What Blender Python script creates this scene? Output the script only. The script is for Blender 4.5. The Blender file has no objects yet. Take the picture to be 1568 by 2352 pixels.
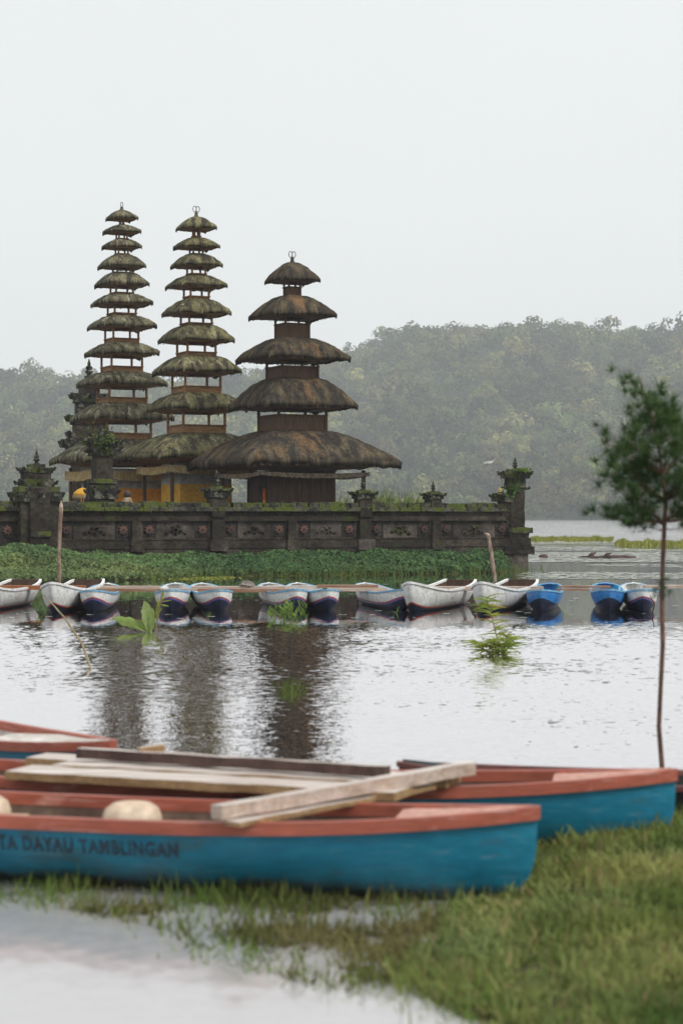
import bpy, math, random
import numpy as np
from mathutils import Vector, Matrix, noise
R = math.radians
random.seed(7); rng = np.random.default_rng(7)
scene = bpy.context.scene
COL = scene.collection

# ------------------------------------------------------------------ camera
EYE = 1.9                      # eye height above the lake
FOC = 4500.0                   # focal length in units of 1/1568 of the frame width
cam_d = bpy.data.cameras.new('camera'); cam = bpy.data.objects.new('camera', cam_d); COL.objects.link(cam)
cam.location = (0, 0, EYE); cam.rotation_euler = (R(90), 0, 0)
cam_d.sensor_fit = 'VERTICAL'; cam_d.sensor_height = 36.0; cam_d.sensor_width = 24.0
cam_d.lens = FOC / 2352 * 36; cam_d.shift_y = 9 / 2352
cam_d.clip_start = 0.1; cam_d.clip_end = 9000
cam_d.dof.use_dof = True; cam_d.dof.focus_distance = 62.0; cam_d.dof.aperture_fstop = 2.6
scene.camera = cam

# ------------------------------------------------------------------ sky and sun (bright overcast)
SUN_EL, SUN_AZ = R(46), R(122)      # azimuth: from +Y towards +X
w = bpy.data.worlds.new('World'); scene.world = w; w.use_nodes = True
nt = w.node_tree; nt.nodes.clear()
sky = nt.nodes.new('ShaderNodeTexSky'); sky.sky_type = 'NISHITA'; sky.sun_disc = False
sky.sun_elevation = SUN_EL; sky.sun_rotation = SUN_AZ; sky.dust_density = 4.0; sky.air_density = 1.5
bg1 = nt.nodes.new('ShaderNodeBackground'); bg1.inputs[1].default_value = 0.08
nt.links.new(sky.outputs[0], bg1.inputs[0])
tc = nt.nodes.new('ShaderNodeTexCoord')
cn = nt.nodes.new('ShaderNodeTexNoise'); cn.inputs['Scale'].default_value = 1.6; cn.inputs['Detail'].default_value = 4
nt.links.new(tc.outputs['Generated'], cn.inputs['Vector'])
cr = nt.nodes.new('ShaderNodeValToRGB')
cr.color_ramp.elements[0].position = 0.3; cr.color_ramp.elements[0].color = (0.655, 0.675, 0.675, 1)
cr.color_ramp.elements[1].position = 0.7; cr.color_ramp.elements[1].color = (0.70, 0.72, 0.715, 1)
nt.links.new(cn.outputs['Fac'], cr.inputs[0])
bg2 = nt.nodes.new('ShaderNodeBackground'); bg2.inputs[1].default_value = 1.0
nt.links.new(cr.outputs[0], bg2.inputs[0])
mx = nt.nodes.new('ShaderNodeMixShader'); mx.inputs[0].default_value = 0.93      # cloud cover
out = nt.nodes.new('ShaderNodeOutputWorld')
nt.links.new(bg1.outputs[0], mx.inputs[1]); nt.links.new(bg2.outputs[0], mx.inputs[2]); nt.links.new(mx.outputs[0], out.inputs[0])

sun_d = bpy.data.lights.new('sun', 'SUN'); sun_d.energy = 1.5; sun_d.angle = R(14); sun_d.color = (1.0, 0.96, 0.9)
sun = bpy.data.objects.new('sun', sun_d); COL.objects.link(sun)
sd = Vector((math.sin(SUN_AZ) * math.cos(SUN_EL), math.cos(SUN_AZ) * math.cos(SUN_EL), math.sin(SUN_EL)))
sun.rotation_euler = (-sd).to_track_quat('-Z', 'Y').to_euler(); sun.location = sd * 60

scene.view_settings.view_transform = 'Standard'; scene.view_settings.look = 'None'
scene.view_settings.exposure = 0.45; scene.view_settings.gamma = 1.0
scene.render.engine = 'CYCLES'
scene.cycles.use_denoising = True
scene.cycles.max_bounces = 8; scene.cycles.diffuse_bounces = 3; scene.cycles.glossy_bounces = 3
scene.cycles.volume_bounces = 1; scene.cycles.transparent_max_bounces = 4
scene.cycles.caustics_reflective = False; scene.cycles.caustics_refractive = False

# ------------------------------------------------------------------ helpers
def P(x, y, Y):
    """where a sight line meets the depth Y (metres from the eye)"""
    return Vector(((x - 784) * Y / FOC, Y, EYE - (y - 1185) * Y / FOC))
def PX(x, Y): return (x - 784) * Y / FOC
def PZ(y, Y): return EYE - (y - 1185) * Y / FOC

class MB:
    def __init__(s): s.v = []; s.f = []; s.m = []; s.uv = []; s.tint = []
    def vert(s, p, uv=None, tint=None):
        s.v.append(tuple(p)); s.uv.append(uv or (0, 0)); s.tint.append(tint or (1, 1, 1)); return len(s.v) - 1
    def face(s, idx, m=0): s.f.append(tuple(idx)); s.m.append(m)
    def box(s, c, size, rz=0, m=0, taper=1.0, axes=None):
        cx, cy, cz = c; hx, hy, hz = size[0] / 2, size[1] / 2, size[2] / 2
        A = axes or Matrix.Rotation(rz, 3, 'Z'); ids = []
        for k in (-1, 1):
            t = taper if k == 1 else 1.0
            for (i, j) in ((-1, -1), (1, -1), (1, 1), (-1, 1)):
                p = A @ Vector((i * hx * t, j * hy * t, k * hz)); ids.append(s.vert((cx + p.x, cy + p.y, cz + p.z)))
        for q in ((3, 2, 1, 0), (4, 5, 6, 7), (0, 1, 5, 4), (1, 2, 6, 5), (2, 3, 7, 6), (3, 0, 4, 7)):
            s.face([ids[a] for a in q], m)
    def rough_box(s, c, size, rz=0, m=0, seg=0.15, amp=0.015, seed=0.0, taper=1.0):
        """a weathered block: every face divided and pushed in and out a little"""
        A = Matrix.Rotation(rz, 3, 'Z'); h = [q / 2 for q in size]; C = Vector(c)
        n = [max(1, min(14, int(round(q / seg)))) for q in size]
        for ax in range(3):
            a, b = (ax + 1) % 3, (ax + 2) % 3
            for sg in (-1, 1):
                base = len(s.v)
                for i in range(n[a] + 1):
                    for j in range(n[b] + 1):
                        p = [0, 0, 0]; p[ax] = sg * h[ax]; p[a] = -h[a] + 2 * h[a] * i / n[a]; p[b] = -h[b] + 2 * h[b] * j / n[b]
                        t = 1 + (taper - 1) * (p[2] / h[2] + 1) / 2
                        q = Vector((p[0] * t, p[1] * t, p[2]))
                        wq = C + A @ q
                        q = q + noise.noise_vector(wq * 4.1 + Vector((seed, 0, 0))) * amp + noise.noise_vector(wq * 11.0) * amp * 0.4
                        s.vert(C + A @ q)
                for i in range(n[a]):
                    for j in range(n[b]):
                        q = [base + i * (n[b] + 1) + j, base + (i + 1) * (n[b] + 1) + j, base + (i + 1) * (n[b] + 1) + j + 1, base + i * (n[b] + 1) + j + 1]
                        s.face(q if sg > 0 else q[::-1], m)
    def beam(s, a, b, wd, th, m=0, up=Vector((0, 0, 1))):
        a = Vector(a); b = Vector(b); d = (b - a); L = d.length; x = d.normalized()
        y = up.cross(x).normalized(); z = x.cross(y)
        A = Matrix((x, y, z)).transposed()
        s.box((a + b) / 2, (L, wd, th), m=m, axes=A)
    def tube(s, pts, radii, n=8, m=0, cap=True):
        pts = [Vector(p) for p in pts]; rings = []
        ref = Vector((0.31, 0.2, 0.93))
        for i, p in enumerate(pts):
            d = (pts[min(i + 1, len(pts) - 1)] - pts[max(i - 1, 0)]).normalized()
            u = d.cross(ref)
            if u.length < 1e-3: u = d.cross(Vector((1, 0, 0)))
            u.normalize(); v = d.cross(u); r = radii[i] if hasattr(radii, '__len__') else radii
            rings.append([s.vert(p + (u * math.cos(2 * math.pi * k / n) + v * math.sin(2 * math.pi * k / n)) * r) for k in range(n)])
        for i in range(len(rings) - 1):
            for k in range(n): s.face((rings[i][k], rings[i][(k + 1) % n], rings[i + 1][(k + 1) % n], rings[i + 1][k]), m)
        if cap: s.face(rings[0][::-1], m); s.face(rings[-1], m)
    def lathe(s, prof, c=(0, 0, 0), n=14, m=0):
        rings = []
        for r, z in prof:
            rings.append([s.vert((c[0] + r * math.cos(2 * math.pi * k / n), c[1] + r * math.sin(2 * math.pi * k / n), c[2] + z)) for k in range(n)])
        for i in range(len(rings) - 1):
            for k in range(n): s.face((rings[i][k], rings[i][(k + 1) % n], rings[i + 1][(k + 1) % n], rings[i + 1][k]), m)
        s.face(rings[0][::-1], m); s.face(rings[-1], m)
    def blade(s, base, tip, wd, side, bend=0.0, tint=None, m=0, seg=2):
        base = Vector(base); tip = Vector(tip); side = Vector(side).normalized() * wd / 2; d = tip - base
        prev = None
        for i in range(seg + 1):
            t = i / seg; c = base + d * t + Vector((d.x, d.y, 0)) * bend * t * t - Vector((0, 0, 1)) * abs(bend) * d.length * 0.4 * t * t
            if i == seg: a = [s.vert(c, tint=tint)]
            else: k = 1 - 0.5 * t; a = [s.vert(c - side * k, tint=tint), s.vert(c + side * k, tint=tint)]
            if prev:
                s.face(prev + a[::-1] if len(a) == 2 else prev + a, m)
            prev = a
    def build(s, name, mats, parent=None, smooth=False, uv=False, tint=False):
        me = bpy.data.meshes.new(name); me.from_pydata(s.v, [], s.f)
        for mt in (mats if isinstance(mats, (list, tuple)) else [mats]): me.materials.append(mt)
        if any(s.m): me.polygons.foreach_set('material_index', s.m)
        if smooth: me.polygons.foreach_set('use_smooth', [True] * len(s.f))
        li = None
        if uv or tint:
            li = np.zeros(len(me.loops), dtype=np.int32); me.loops.foreach_get('vertex_index', li)
        if uv:
            u = me.uv_layers.new(name='UVMap'); u.data.foreach_set('uv', np.array(s.uv, dtype=np.float32)[li].ravel())
        if tint:
            a = me.color_attributes.new('tint', 'FLOAT_COLOR', 'POINT')
            arr = np.ones((len(s.v), 4), dtype=np.float32); arr[:, :3] = np.array(s.tint); a.data.foreach_set('color', arr.ravel())
        me.update()
        o = bpy.data.objects.new(name, me); COL.objects.link(o)
        if parent is not None: o.parent = parent
        return o

def npmesh(name, V, Fq, mat_, tint=None, parent=None):
    """mesh from numpy arrays: V (n,3), Fq (m,4) or (m,3)"""
    me = bpy.data.meshes.new(name); k = Fq.shape[1]
    me.vertices.add(len(V)); me.vertices.foreach_set('co', V.astype(np.float32).ravel())
    me.loops.add(Fq.size); me.loops.foreach_set('vertex_index', Fq.astype(np.int32).ravel())
    me.polygons.add(len(Fq)); me.polygons.foreach_set('loop_start', np.arange(0, Fq.size, k, dtype=np.int32))
    try: me.polygons.foreach_set('loop_total', np.full(len(Fq), k, dtype=np.int32))
    except Exception: pass
    me.update(calc_edges=True)
    if tint is not None:
        a = me.color_attributes.new('tint', 'FLOAT_COLOR', 'POINT')
        arr = np.ones((len(V), 4), dtype=np.float32); arr[:, :3] = tint; a.data.foreach_set('color', arr.ravel())
    me.materials.append(mat_); me.validate()
    o = bpy.data.objects.new(name, me); COL.objects.link(o)
    if parent is not None: o.parent = parent
    return o

def tag(o, label=None, cat=None, group=None, kind=None):
    if label: o['label'] = label
    if cat: o['category'] = cat
    if group: o['group'] = group
    if kind: o['kind'] = kind
    return o
def empty(name, loc, rz=0.0):
    o = bpy.data.objects.new(name, None); COL.objects.link(o); o.location = loc; o.rotation_euler = (0, 0, rz)
    o.empty_display_size = 0.2
    return o
def copy_part(src, parent, loc=None, rz=None):
    c = src.copy(); COL.objects.link(c); c.parent = parent
    if loc is not None: c.location = loc
    if rz is not None: c.rotation_euler = (0, 0, rz)
    return c

# ------------------------------------------------------------------ materials
def mat(name, c1, c2=None, scale=3.0, rough=0.8, bump=0.0, stretch=(1, 1, 1), lo=0.4, hi=0.6, fine=None, c3=None, scale3=1.0, lo3=0.52, hi3=0.62, coord='Object', trans=0.0, tint=False, spec=0.35, coat=0.0, bdist=0.02, detail=5, fc=0.32):
    m = bpy.data.materials.new(name); m.use_nodes = True
    n = m.node_tree.nodes; L = m.node_tree.links
    b = n['Principled BSDF']; b.inputs['Roughness'].default_value = rough
    b.inputs['Specular IOR Level'].default_value = spec
    if coat: b.inputs['Coat Weight'].default_value = coat; b.inputs['Coat Roughness'].default_value = 0.25
    t = n.new('ShaderNodeTexCoord'); mp = n.new('ShaderNodeMapping'); mp.inputs['Scale'].default_value = stretch
    L.new(t.outputs[coord], mp.inputs[0])
    def nz(sc, det=detail):
        q = n.new('ShaderNodeTexNoise'); q.inputs['Scale'].default_value = sc; q.inputs['Detail'].default_value = det
        q.inputs['Roughness'].default_value = 0.6; L.new(mp.outputs[0], q.inputs['Vector']); return q
    def mapr(src, a, b_, x=0.0, y=1.0):
        q = n.new('ShaderNodeMapRange'); q.inputs[1].default_value = a; q.inputs[2].default_value = b_; q.inputs[3].default_value = x; q.inputs[4].default_value = y
        L.new(src, q.inputs[0]); return q.outputs[0]
    def mix(f, a, b_, mode='MIX'):
        q = n.new('ShaderNodeMix'); q.data_type = 'RGBA'; q.blend_type = mode
        if isinstance(f, float): q.inputs[0].default_value = f
        else: L.new(f, q.inputs[0])
        for i, x in ((6, a), (7, b_)):
            if isinstance(x, tuple): q.inputs[i].default_value = x + (1,) if len(x) == 3 else x
            else: L.new(x, q.inputs[i])
        return q.outputs[2]
    c = c1
    if c2 is not None: c = mix(mapr(nz(scale).outputs['Fac'], lo, hi), c1, c2)
    if c3 is not None: c = mix(mapr(nz(scale3).outputs['Fac'], lo3, hi3), c, c3)
    if tint:
        a = n.new('ShaderNodeAttribute'); a.attribute_name = 'tint'
        c = mix(1.0, c, a.outputs['Color'], 'MULTIPLY')
    fn = nz(fine or scale * 5)
    g = mapr(fn.outputs['Fac'], 0.25, 0.75, 1 - fc, 1 + fc)
    cb = n.new('ShaderNodeCombineColor')
    for i in range(3): L.new(g, cb.inputs[i])
    c = mix(1.0, c, cb.outputs[0], 'MULTIPLY')
    L.new(c, b.inputs['Base Color'])
    if bump:
        bp = n.new('ShaderNodeBump'); bp.inputs['Strength'].default_value = bump; bp.inputs['Distance'].default_value = bdist
        L.new(fn.outputs['Fac'], bp.inputs['Height']); L.new(bp.outputs[0], b.inputs['Normal'])
    if trans:
        tr = n.new('ShaderNodeBsdfTranslucent'); L.new(c, tr.inputs[0]); ms = n.new('ShaderNodeMixShader'); ms.inputs[0].default_value = trans
        o = n['Material Output']; L.new(b.outputs[0], ms.inputs[1]); L.new(tr.outputs[0], ms.inputs[2]); L.new(ms.outputs[0], o.inputs[0])
    return m

def grime(m, col, z0, z1, scale=6.0, scratch=None):
    """splashed dirt low on a hull (ragged upper edge) and thin scratches along it"""
    n = m.node_tree.nodes; L = m.node_tree.links; b = n['Principled BSDF']; src = b.inputs['Base Color'].links[0].from_socket
    t = n.new('ShaderNodeTexCoord'); sp = n.new('ShaderNodeSeparateXYZ'); L.new(t.outputs['Object'], sp.inputs[0])
    q = n.new('ShaderNodeTexNoise'); q.inputs['Scale'].default_value = scale; q.inputs['Detail'].default_value = 6; q.inputs['Roughness'].default_value = 0.7; L.new(t.outputs['Object'], q.inputs['Vector'])
    r = n.new('ShaderNodeMapRange'); r.inputs[1].default_value = z0; r.inputs[2].default_value = z1; r.inputs[3].default_value = 0.75; r.inputs[4].default_value = -0.15; r.clamp = False; L.new(sp.outputs['Z'], r.inputs[0])
    a = n.new('ShaderNodeMath'); a.operation = 'ADD'; L.new(q.outputs['Fac'], a.inputs[0]); L.new(r.outputs[0], a.inputs[1])
    f = n.new('ShaderNodeMapRange'); f.inputs[1].default_value = 0.62; f.inputs[2].default_value = 0.95; f.inputs[4].default_value = 0.85; L.new(a.outputs[0], f.inputs[0])
    x = n.new('ShaderNodeMix'); x.data_type = 'RGBA'; L.new(f.outputs[0], x.inputs[0]); L.new(src, x.inputs[6]); x.inputs[7].default_value = col + (1,); outc = x.outputs[2]
    if scratch:
        mp = n.new('ShaderNodeMapping'); mp.inputs['Scale'].default_value = (1.2, 6, 26); L.new(t.outputs['Object'], mp.inputs[0])
        q2 = n.new('ShaderNodeTexNoise'); q2.inputs['Scale'].default_value = 2.2; q2.inputs['Detail'].default_value = 5; L.new(mp.outputs[0], q2.inputs['Vector'])
        f2 = n.new('ShaderNodeMapRange'); f2.inputs[1].default_value = 0.60; f2.inputs[2].default_value = 0.70; f2.inputs[4].default_value = 0.6; L.new(q2.outputs['Fac'], f2.inputs[0])
        x2 = n.new('ShaderNodeMix'); x2.data_type = 'RGBA'; L.new(f2.outputs[0], x2.inputs[0]); L.new(outc, x2.inputs[6]); x2.inputs[7].default_value = scratch + (1,); outc = x2.outputs[2]
    L.new(outc, b.inputs['Base Color'])
M = {}
M['thatch_moss'] = mat('thatch_moss', (0.07, 0.062, 0.046), (0.24, 0.22, 0.13), 2.2, 0.95, 1.0, (1.6, 0.8, 1), 0.42, 0.62, 14, (0.38, 0.37, 0.26), 2.6, 0.54, 0.64, 'UV', spec=0.1, bdist=0.06, fc=0.75)
M['thatch_green'] = mat('thatch_green', (0.065, 0.057, 0.044), (0.23, 0.21, 0.105), 2.0, 0.95, 1.0, (1.6, 0.7, 1), 0.42, 0.6, 14, (0.35, 0.34, 0.20), 2.4, 0.54, 0.66, 'UV', spec=0.1, bdist=0.06, fc=0.75)
M['thatch_brown'] = mat('thatch_brown', (0.044, 0.038, 0.033), (0.15, 0.12, 0.073), 1.8, 0.95, 1.0, (1.8, 0.7, 1), 0.44, 0.66, 14, (0.22, 0.13, 0.068), 0.8, 0.54, 0.68, 'UV', spec=0.1, bdist=0.06, fc=0.75)
M['wood_tan'] = mat('wood_tan', (0.26, 0.135, 0.06), (0.38, 0.215, 0.095), 2.5, 0.8, 0.2, (1, 1, 4))
M['wood_dark'] = mat('wood_dark', (0.065, 0.04, 0.027), (0.10, 0.06, 0.04), 3, 0.8, 0.2, (4, 4, 0.7))
M['wood_red'] = mat('wood_red', (0.15, 0.085, 0.05), (0.10, 0.058, 0.036), 4, 0.8, 0.2, (5, 5, 0.6))
M['stone'] = mat('stone', (0.032, 0.027, 0.022), (0.095, 0.078, 0.062), 0.9, 0.95, 0.9, (1, 1, 1), 0.45, 0.68, 9, (0.05, 0.055, 0.02), 1.3, 0.56, 0.68, fc=0.5, spec=0.15, bdist=0.04)
M['stone_light'] = mat('stone_light', (0.04, 0.034, 0.029), (0.15, 0.125, 0.11), 0.7, 0.95, 0.7, (1, 1, 1), 0.42, 0.62, 10, fc=0.45, spec=0.15, bdist=0.03)
M['stone_moss'] = mat('stone_moss', (0.04, 0.038, 0.034), (0.14, 0.13, 0.105), 3.0, 0.95, 1.0, (1, 1, 1), 0.45, 0.62, 14, (0.10, 0.125, 0.03), 2.2, 0.47, 0.56, spec=0.1, bdist=0.05)
M['stone_carved'] = mat('stone_carved', (0.03, 0.03, 0.026), (0.22, 0.21, 0.165), 4.0, 0.95, 1.0, (1, 1, 1), 0.5, 0.68, 14, (0.06, 0.075, 0.02), 1.6, 0.52, 0.62, spec=0.1, bdist=0.06)
M['terracotta'] = mat('terracotta', (0.22, 0.10, 0.07), (0.09, 0.05, 0.04), 1.3, 0.9, 0.3)
M['terracotta_dark'] = mat('terracotta_dark', (0.12, 0.055, 0.04), (0.05, 0.035, 0.03), 3, 0.9, 0.3)
M['tile_dark'] = mat('tile_dark', (0.022, 0.02, 0.02), (0.05, 0.045, 0.04), 5, 0.9, 0.3)
M['plaster'] = mat('plaster', (0.42, 0.41, 0.39), (0.30, 0.29, 0.27), 1.5, 0.9, 0.1)
M['cloth_orange'] = mat('cloth_orange', (0.80, 0.34, 0.03), (0.70, 0.26, 0.02), 2, 0.9, 0.1)
M['cloth_yellow'] = mat('cloth_yellow', (0.80, 0.45, 0.06), (0.70, 0.36, 0.05), 2, 0.9, 0.1, trans=0.2)
M['cloth_gold'] = mat('cloth_gold', (0.50, 0.34, 0.12), (0.62, 0.50, 0.30), 5, 0.9, 0.1, trans=0.2)
M['cloth_cream'] = mat('cloth_cream', (0.52, 0.46, 0.36), (0.34, 0.24, 0.15), 6, 0.9, 0.1, trans=0.2)
M['cloth_white'] = mat('cloth_white', (0.78, 0.77, 0.74), (0.66, 0.64, 0.60), 4, 0.9, 0.1, trans=0.3)
M['cloth_red'] = mat('cloth_red', (0.60, 0.10, 0.03), (0.7, 0.16, 0.03), 4, 0.9, 0.1)
M['metal_dark'] = mat('metal_dark', (0.05, 0.045, 0.04), (0.09, 0.07, 0.06), 8, 0.5)
M['boat_white'] = mat('boat_white', (0.80, 0.80, 0.79), (0.64, 0.63, 0.61), 2.6, 0.45, 0.05, (1, 1, 1), 0.48, 0.7, 14, spec=0.4)
M['boat_blue'] = mat('boat_blue', (0.035, 0.20, 0.56), (0.05, 0.25, 0.60), 3, 0.38, 0.05, fine=12, spec=0.5)
M['boat_teal'] = mat('boat_teal', (0.06, 0.36, 0.58), (0.05, 0.30, 0.52), 3, 0.4, 0.05, fine=12)
M['rim_blue'] = mat('rim_blue', (0.13, 0.38, 0.62), (0.22, 0.46, 0.66), 4, 0.4, 0.05, fine=14)
M['stripe_red'] = mat('stripe_red', (0.50, 0.075, 0.045), (0.4, 0.07, 0.05), 4, 0.45, fine=14)
M['hull_violet'] = mat('hull_violet', (0.10, 0.12, 0.38), (0.07, 0.10, 0.30), 3, 0.4, fine=12)
M['hull_navy'] = mat('hull_navy', (0.012, 0.017, 0.045), (0.02, 0.024, 0.05), 4, 0.45, fine=14)
M['hull_dark'] = mat('hull_dark', (0.015, 0.017, 0.02), (0.03, 0.03, 0.03), 4, 0.5, 0.05)
M['hull_inside'] = mat('hull_inside', (0.10, 0.055, 0.035), (0.16, 0.11, 0.07), 3, 0.7, 0.1)
M['canoe_blue'] = mat('canoe_blue', (0.006, 0.155, 0.265), (0.02, 0.22, 0.325), 2.6, 0.45, 0.15, (0.6, 1, 1.6), 0.35, 0.7, 16, (0.045, 0.13, 0.17), 3.2, 0.54, 0.66, spec=0.4, fc=0.22)
M['canoe_red'] = mat('canoe_red', (0.42, 0.115, 0.07), (0.33, 0.085, 0.055), 3, 0.5, 0.1, (0.5, 2, 2), 0.4, 0.65, 12, (0.5, 0.24, 0.19), 6, 0.6, 0.74, spec=0.4)
M['canoe_inside'] = mat('canoe_inside', (0.17, 0.115, 0.085), (0.10, 0.06, 0.045), 3, 0.75, 0.1)
M['canoe_deck'] = mat('canoe_deck', (0.46, 0.20, 0.15), (0.54, 0.30, 0.24), 4, 0.55, 0.1)
M['rim_maroon'] = mat('rim_maroon', (0.13, 0.04, 0.04), (0.20, 0.08, 0.07), 4, 0.6, 0.1)
grime(M['canoe_blue'], (0.05, 0.055, 0.045), 0.0, 0.16, 7.0, (0.10, 0.24, 0.32))
grime(M['canoe_red'], (0.2, 0.09, 0.07), -0.4, 0.2, 12.0, (0.56, 0.33, 0.28))
grime(M['boat_white'], (0.34, 0.32, 0.27), 0.02, 0.2, 8.0, (0.5, 0.49, 0.46))
M['deck_white'] = mat('deck_white', (0.66, 0.62, 0.58), (0.5, 0.45, 0.4), 3, 0.6, 0.05)
M['seat_cream'] = mat('seat_cream', (0.60, 0.45, 0.32), (0.66, 0.54, 0.42), 3, 0.6)
M['letter_ink'] = mat('letter_ink', (0.035, 0.04, 0.06), (0.04, 0.09, 0.14), 9, 0.7, lo=0.45, hi=0.7)
M['plank_grey'] = mat('plank_grey', (0.70, 0.64, 0.60), (0.46, 0.38, 0.33), 2.2, 0.75, 0.3, (0.6, 7, 7), 0.35, 0.7, 10)
M['plank_tan'] = mat('plank_tan', (0.40, 0.26, 0.13), (0.26, 0.15, 0.07), 2.2, 0.8, 0.3, (0.6, 7, 7), 0.35, 0.7, 10)
M['plank_brown'] = mat('plank_brown', (0.27, 0.14, 0.085), (0.40, 0.28, 0.2), 2.0, 0.8, 0.2, (0.7, 5, 5), 0.4, 0.7, 10)
M['plank_light'] = mat('plank_light', (0.55, 0.44, 0.38), (0.38, 0.27, 0.2), 2.0, 0.8, 0.2, (0.7, 5, 5), 0.4, 0.7, 10)
M['plank_rust'] = mat('plank_rust', (0.36, 0.13, 0.05), (0.24, 0.09, 0.045), 2.0, 0.8, 0.2, (0.7, 5, 5), 0.4, 0.7, 10)
M['post_wood'] = mat('post_wood', (0.22, 0.14, 0.10), (0.42, 0.33, 0.27), 3.5, 0.9, 0.4, (3, 3, 1), 0.45, 0.62, 16)
M['stick'] = mat('stick', (0.24, 0.19, 0.10), (0.32, 0.27, 0.15), 4, 0.85, 0.2)
M['ivy'] = mat('ivy', (0.055, 0.105, 0.038), (0.085, 0.145, 0.05), 0.7, 0.6, 0, trans=0.3, tint=True, spec=0.3)
M['reed'] = mat('reed', (0.10, 0.17, 0.035), (0.16, 0.21, 0.06), 1.2, 0.65, 0, trans=0.35, tint=True, spec=0.3)
M['grass'] = mat('grass', (0.145, 0.19, 0.058), (0.28, 0.295, 0.135), 0.9, 0.7, 0, trans=0.35, tint=True, spec=0.25)
M['leaf_banana'] = mat('leaf_banana', (0.26, 0.36, 0.085), (0.36, 0.44, 0.18), 2.5, 0.45, 0.1, trans=0.4, spec=0.4)
M['leaf_yellow'] = mat('leaf_yellow', (0.32, 0.36, 0.05), (0.22, 0.30, 0.05), 3, 0.5, 0, trans=0.4, tint=True)
M['needles'] = mat('needles', (0.045, 0.125, 0.045), (0.085, 0.18, 0.065), 2.0, 0.6, 0, trans=0.35, tint=True, spec=0.3)
M['pine_bark'] = mat('pine_bark', (0.20, 0.105, 0.075), (0.10, 0.06, 0.05), 6, 0.9, 0.4)
M['forest'] = mat('forest', (0.07, 0.095, 0.036), (0.15, 0.155, 0.065), 0.03, 0.85, 0, trans=0.15, tint=True, fine=0.5, spec=0.15)
M['hill'] = mat('hill', (0.03, 0.045, 0.02), (0.05, 0.065, 0.03), 0.05, 0.95, 0)
M['soil'] = mat('soil', (0.06, 0.055, 0.028), (0.09, 0.105, 0.03), 2.5, 0.95, 0.5, (1, 1, 1), 0.4, 0.6, 14, spec=0.2)
M['terrace'] = mat('terrace', (0.09, 0.085, 0.07), (0.06, 0.08, 0.03), 2, 0.95, 0.3)
M['lily'] = mat('lily', (0.50, 0.52, 0.45), (0.36, 0.40, 0.30), 2, 0.25, 0, tint=True, spec=0.9)
M['log'] = mat('log', (0.06, 0.035, 0.03), (0.10, 0.06, 0.05), 4, 0.8, 0.3)
M['rope'] = mat('rope', (0.22, 0.19, 0.17), (0.32, 0.29, 0.27), 14, 0.95, 0.4)

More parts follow.
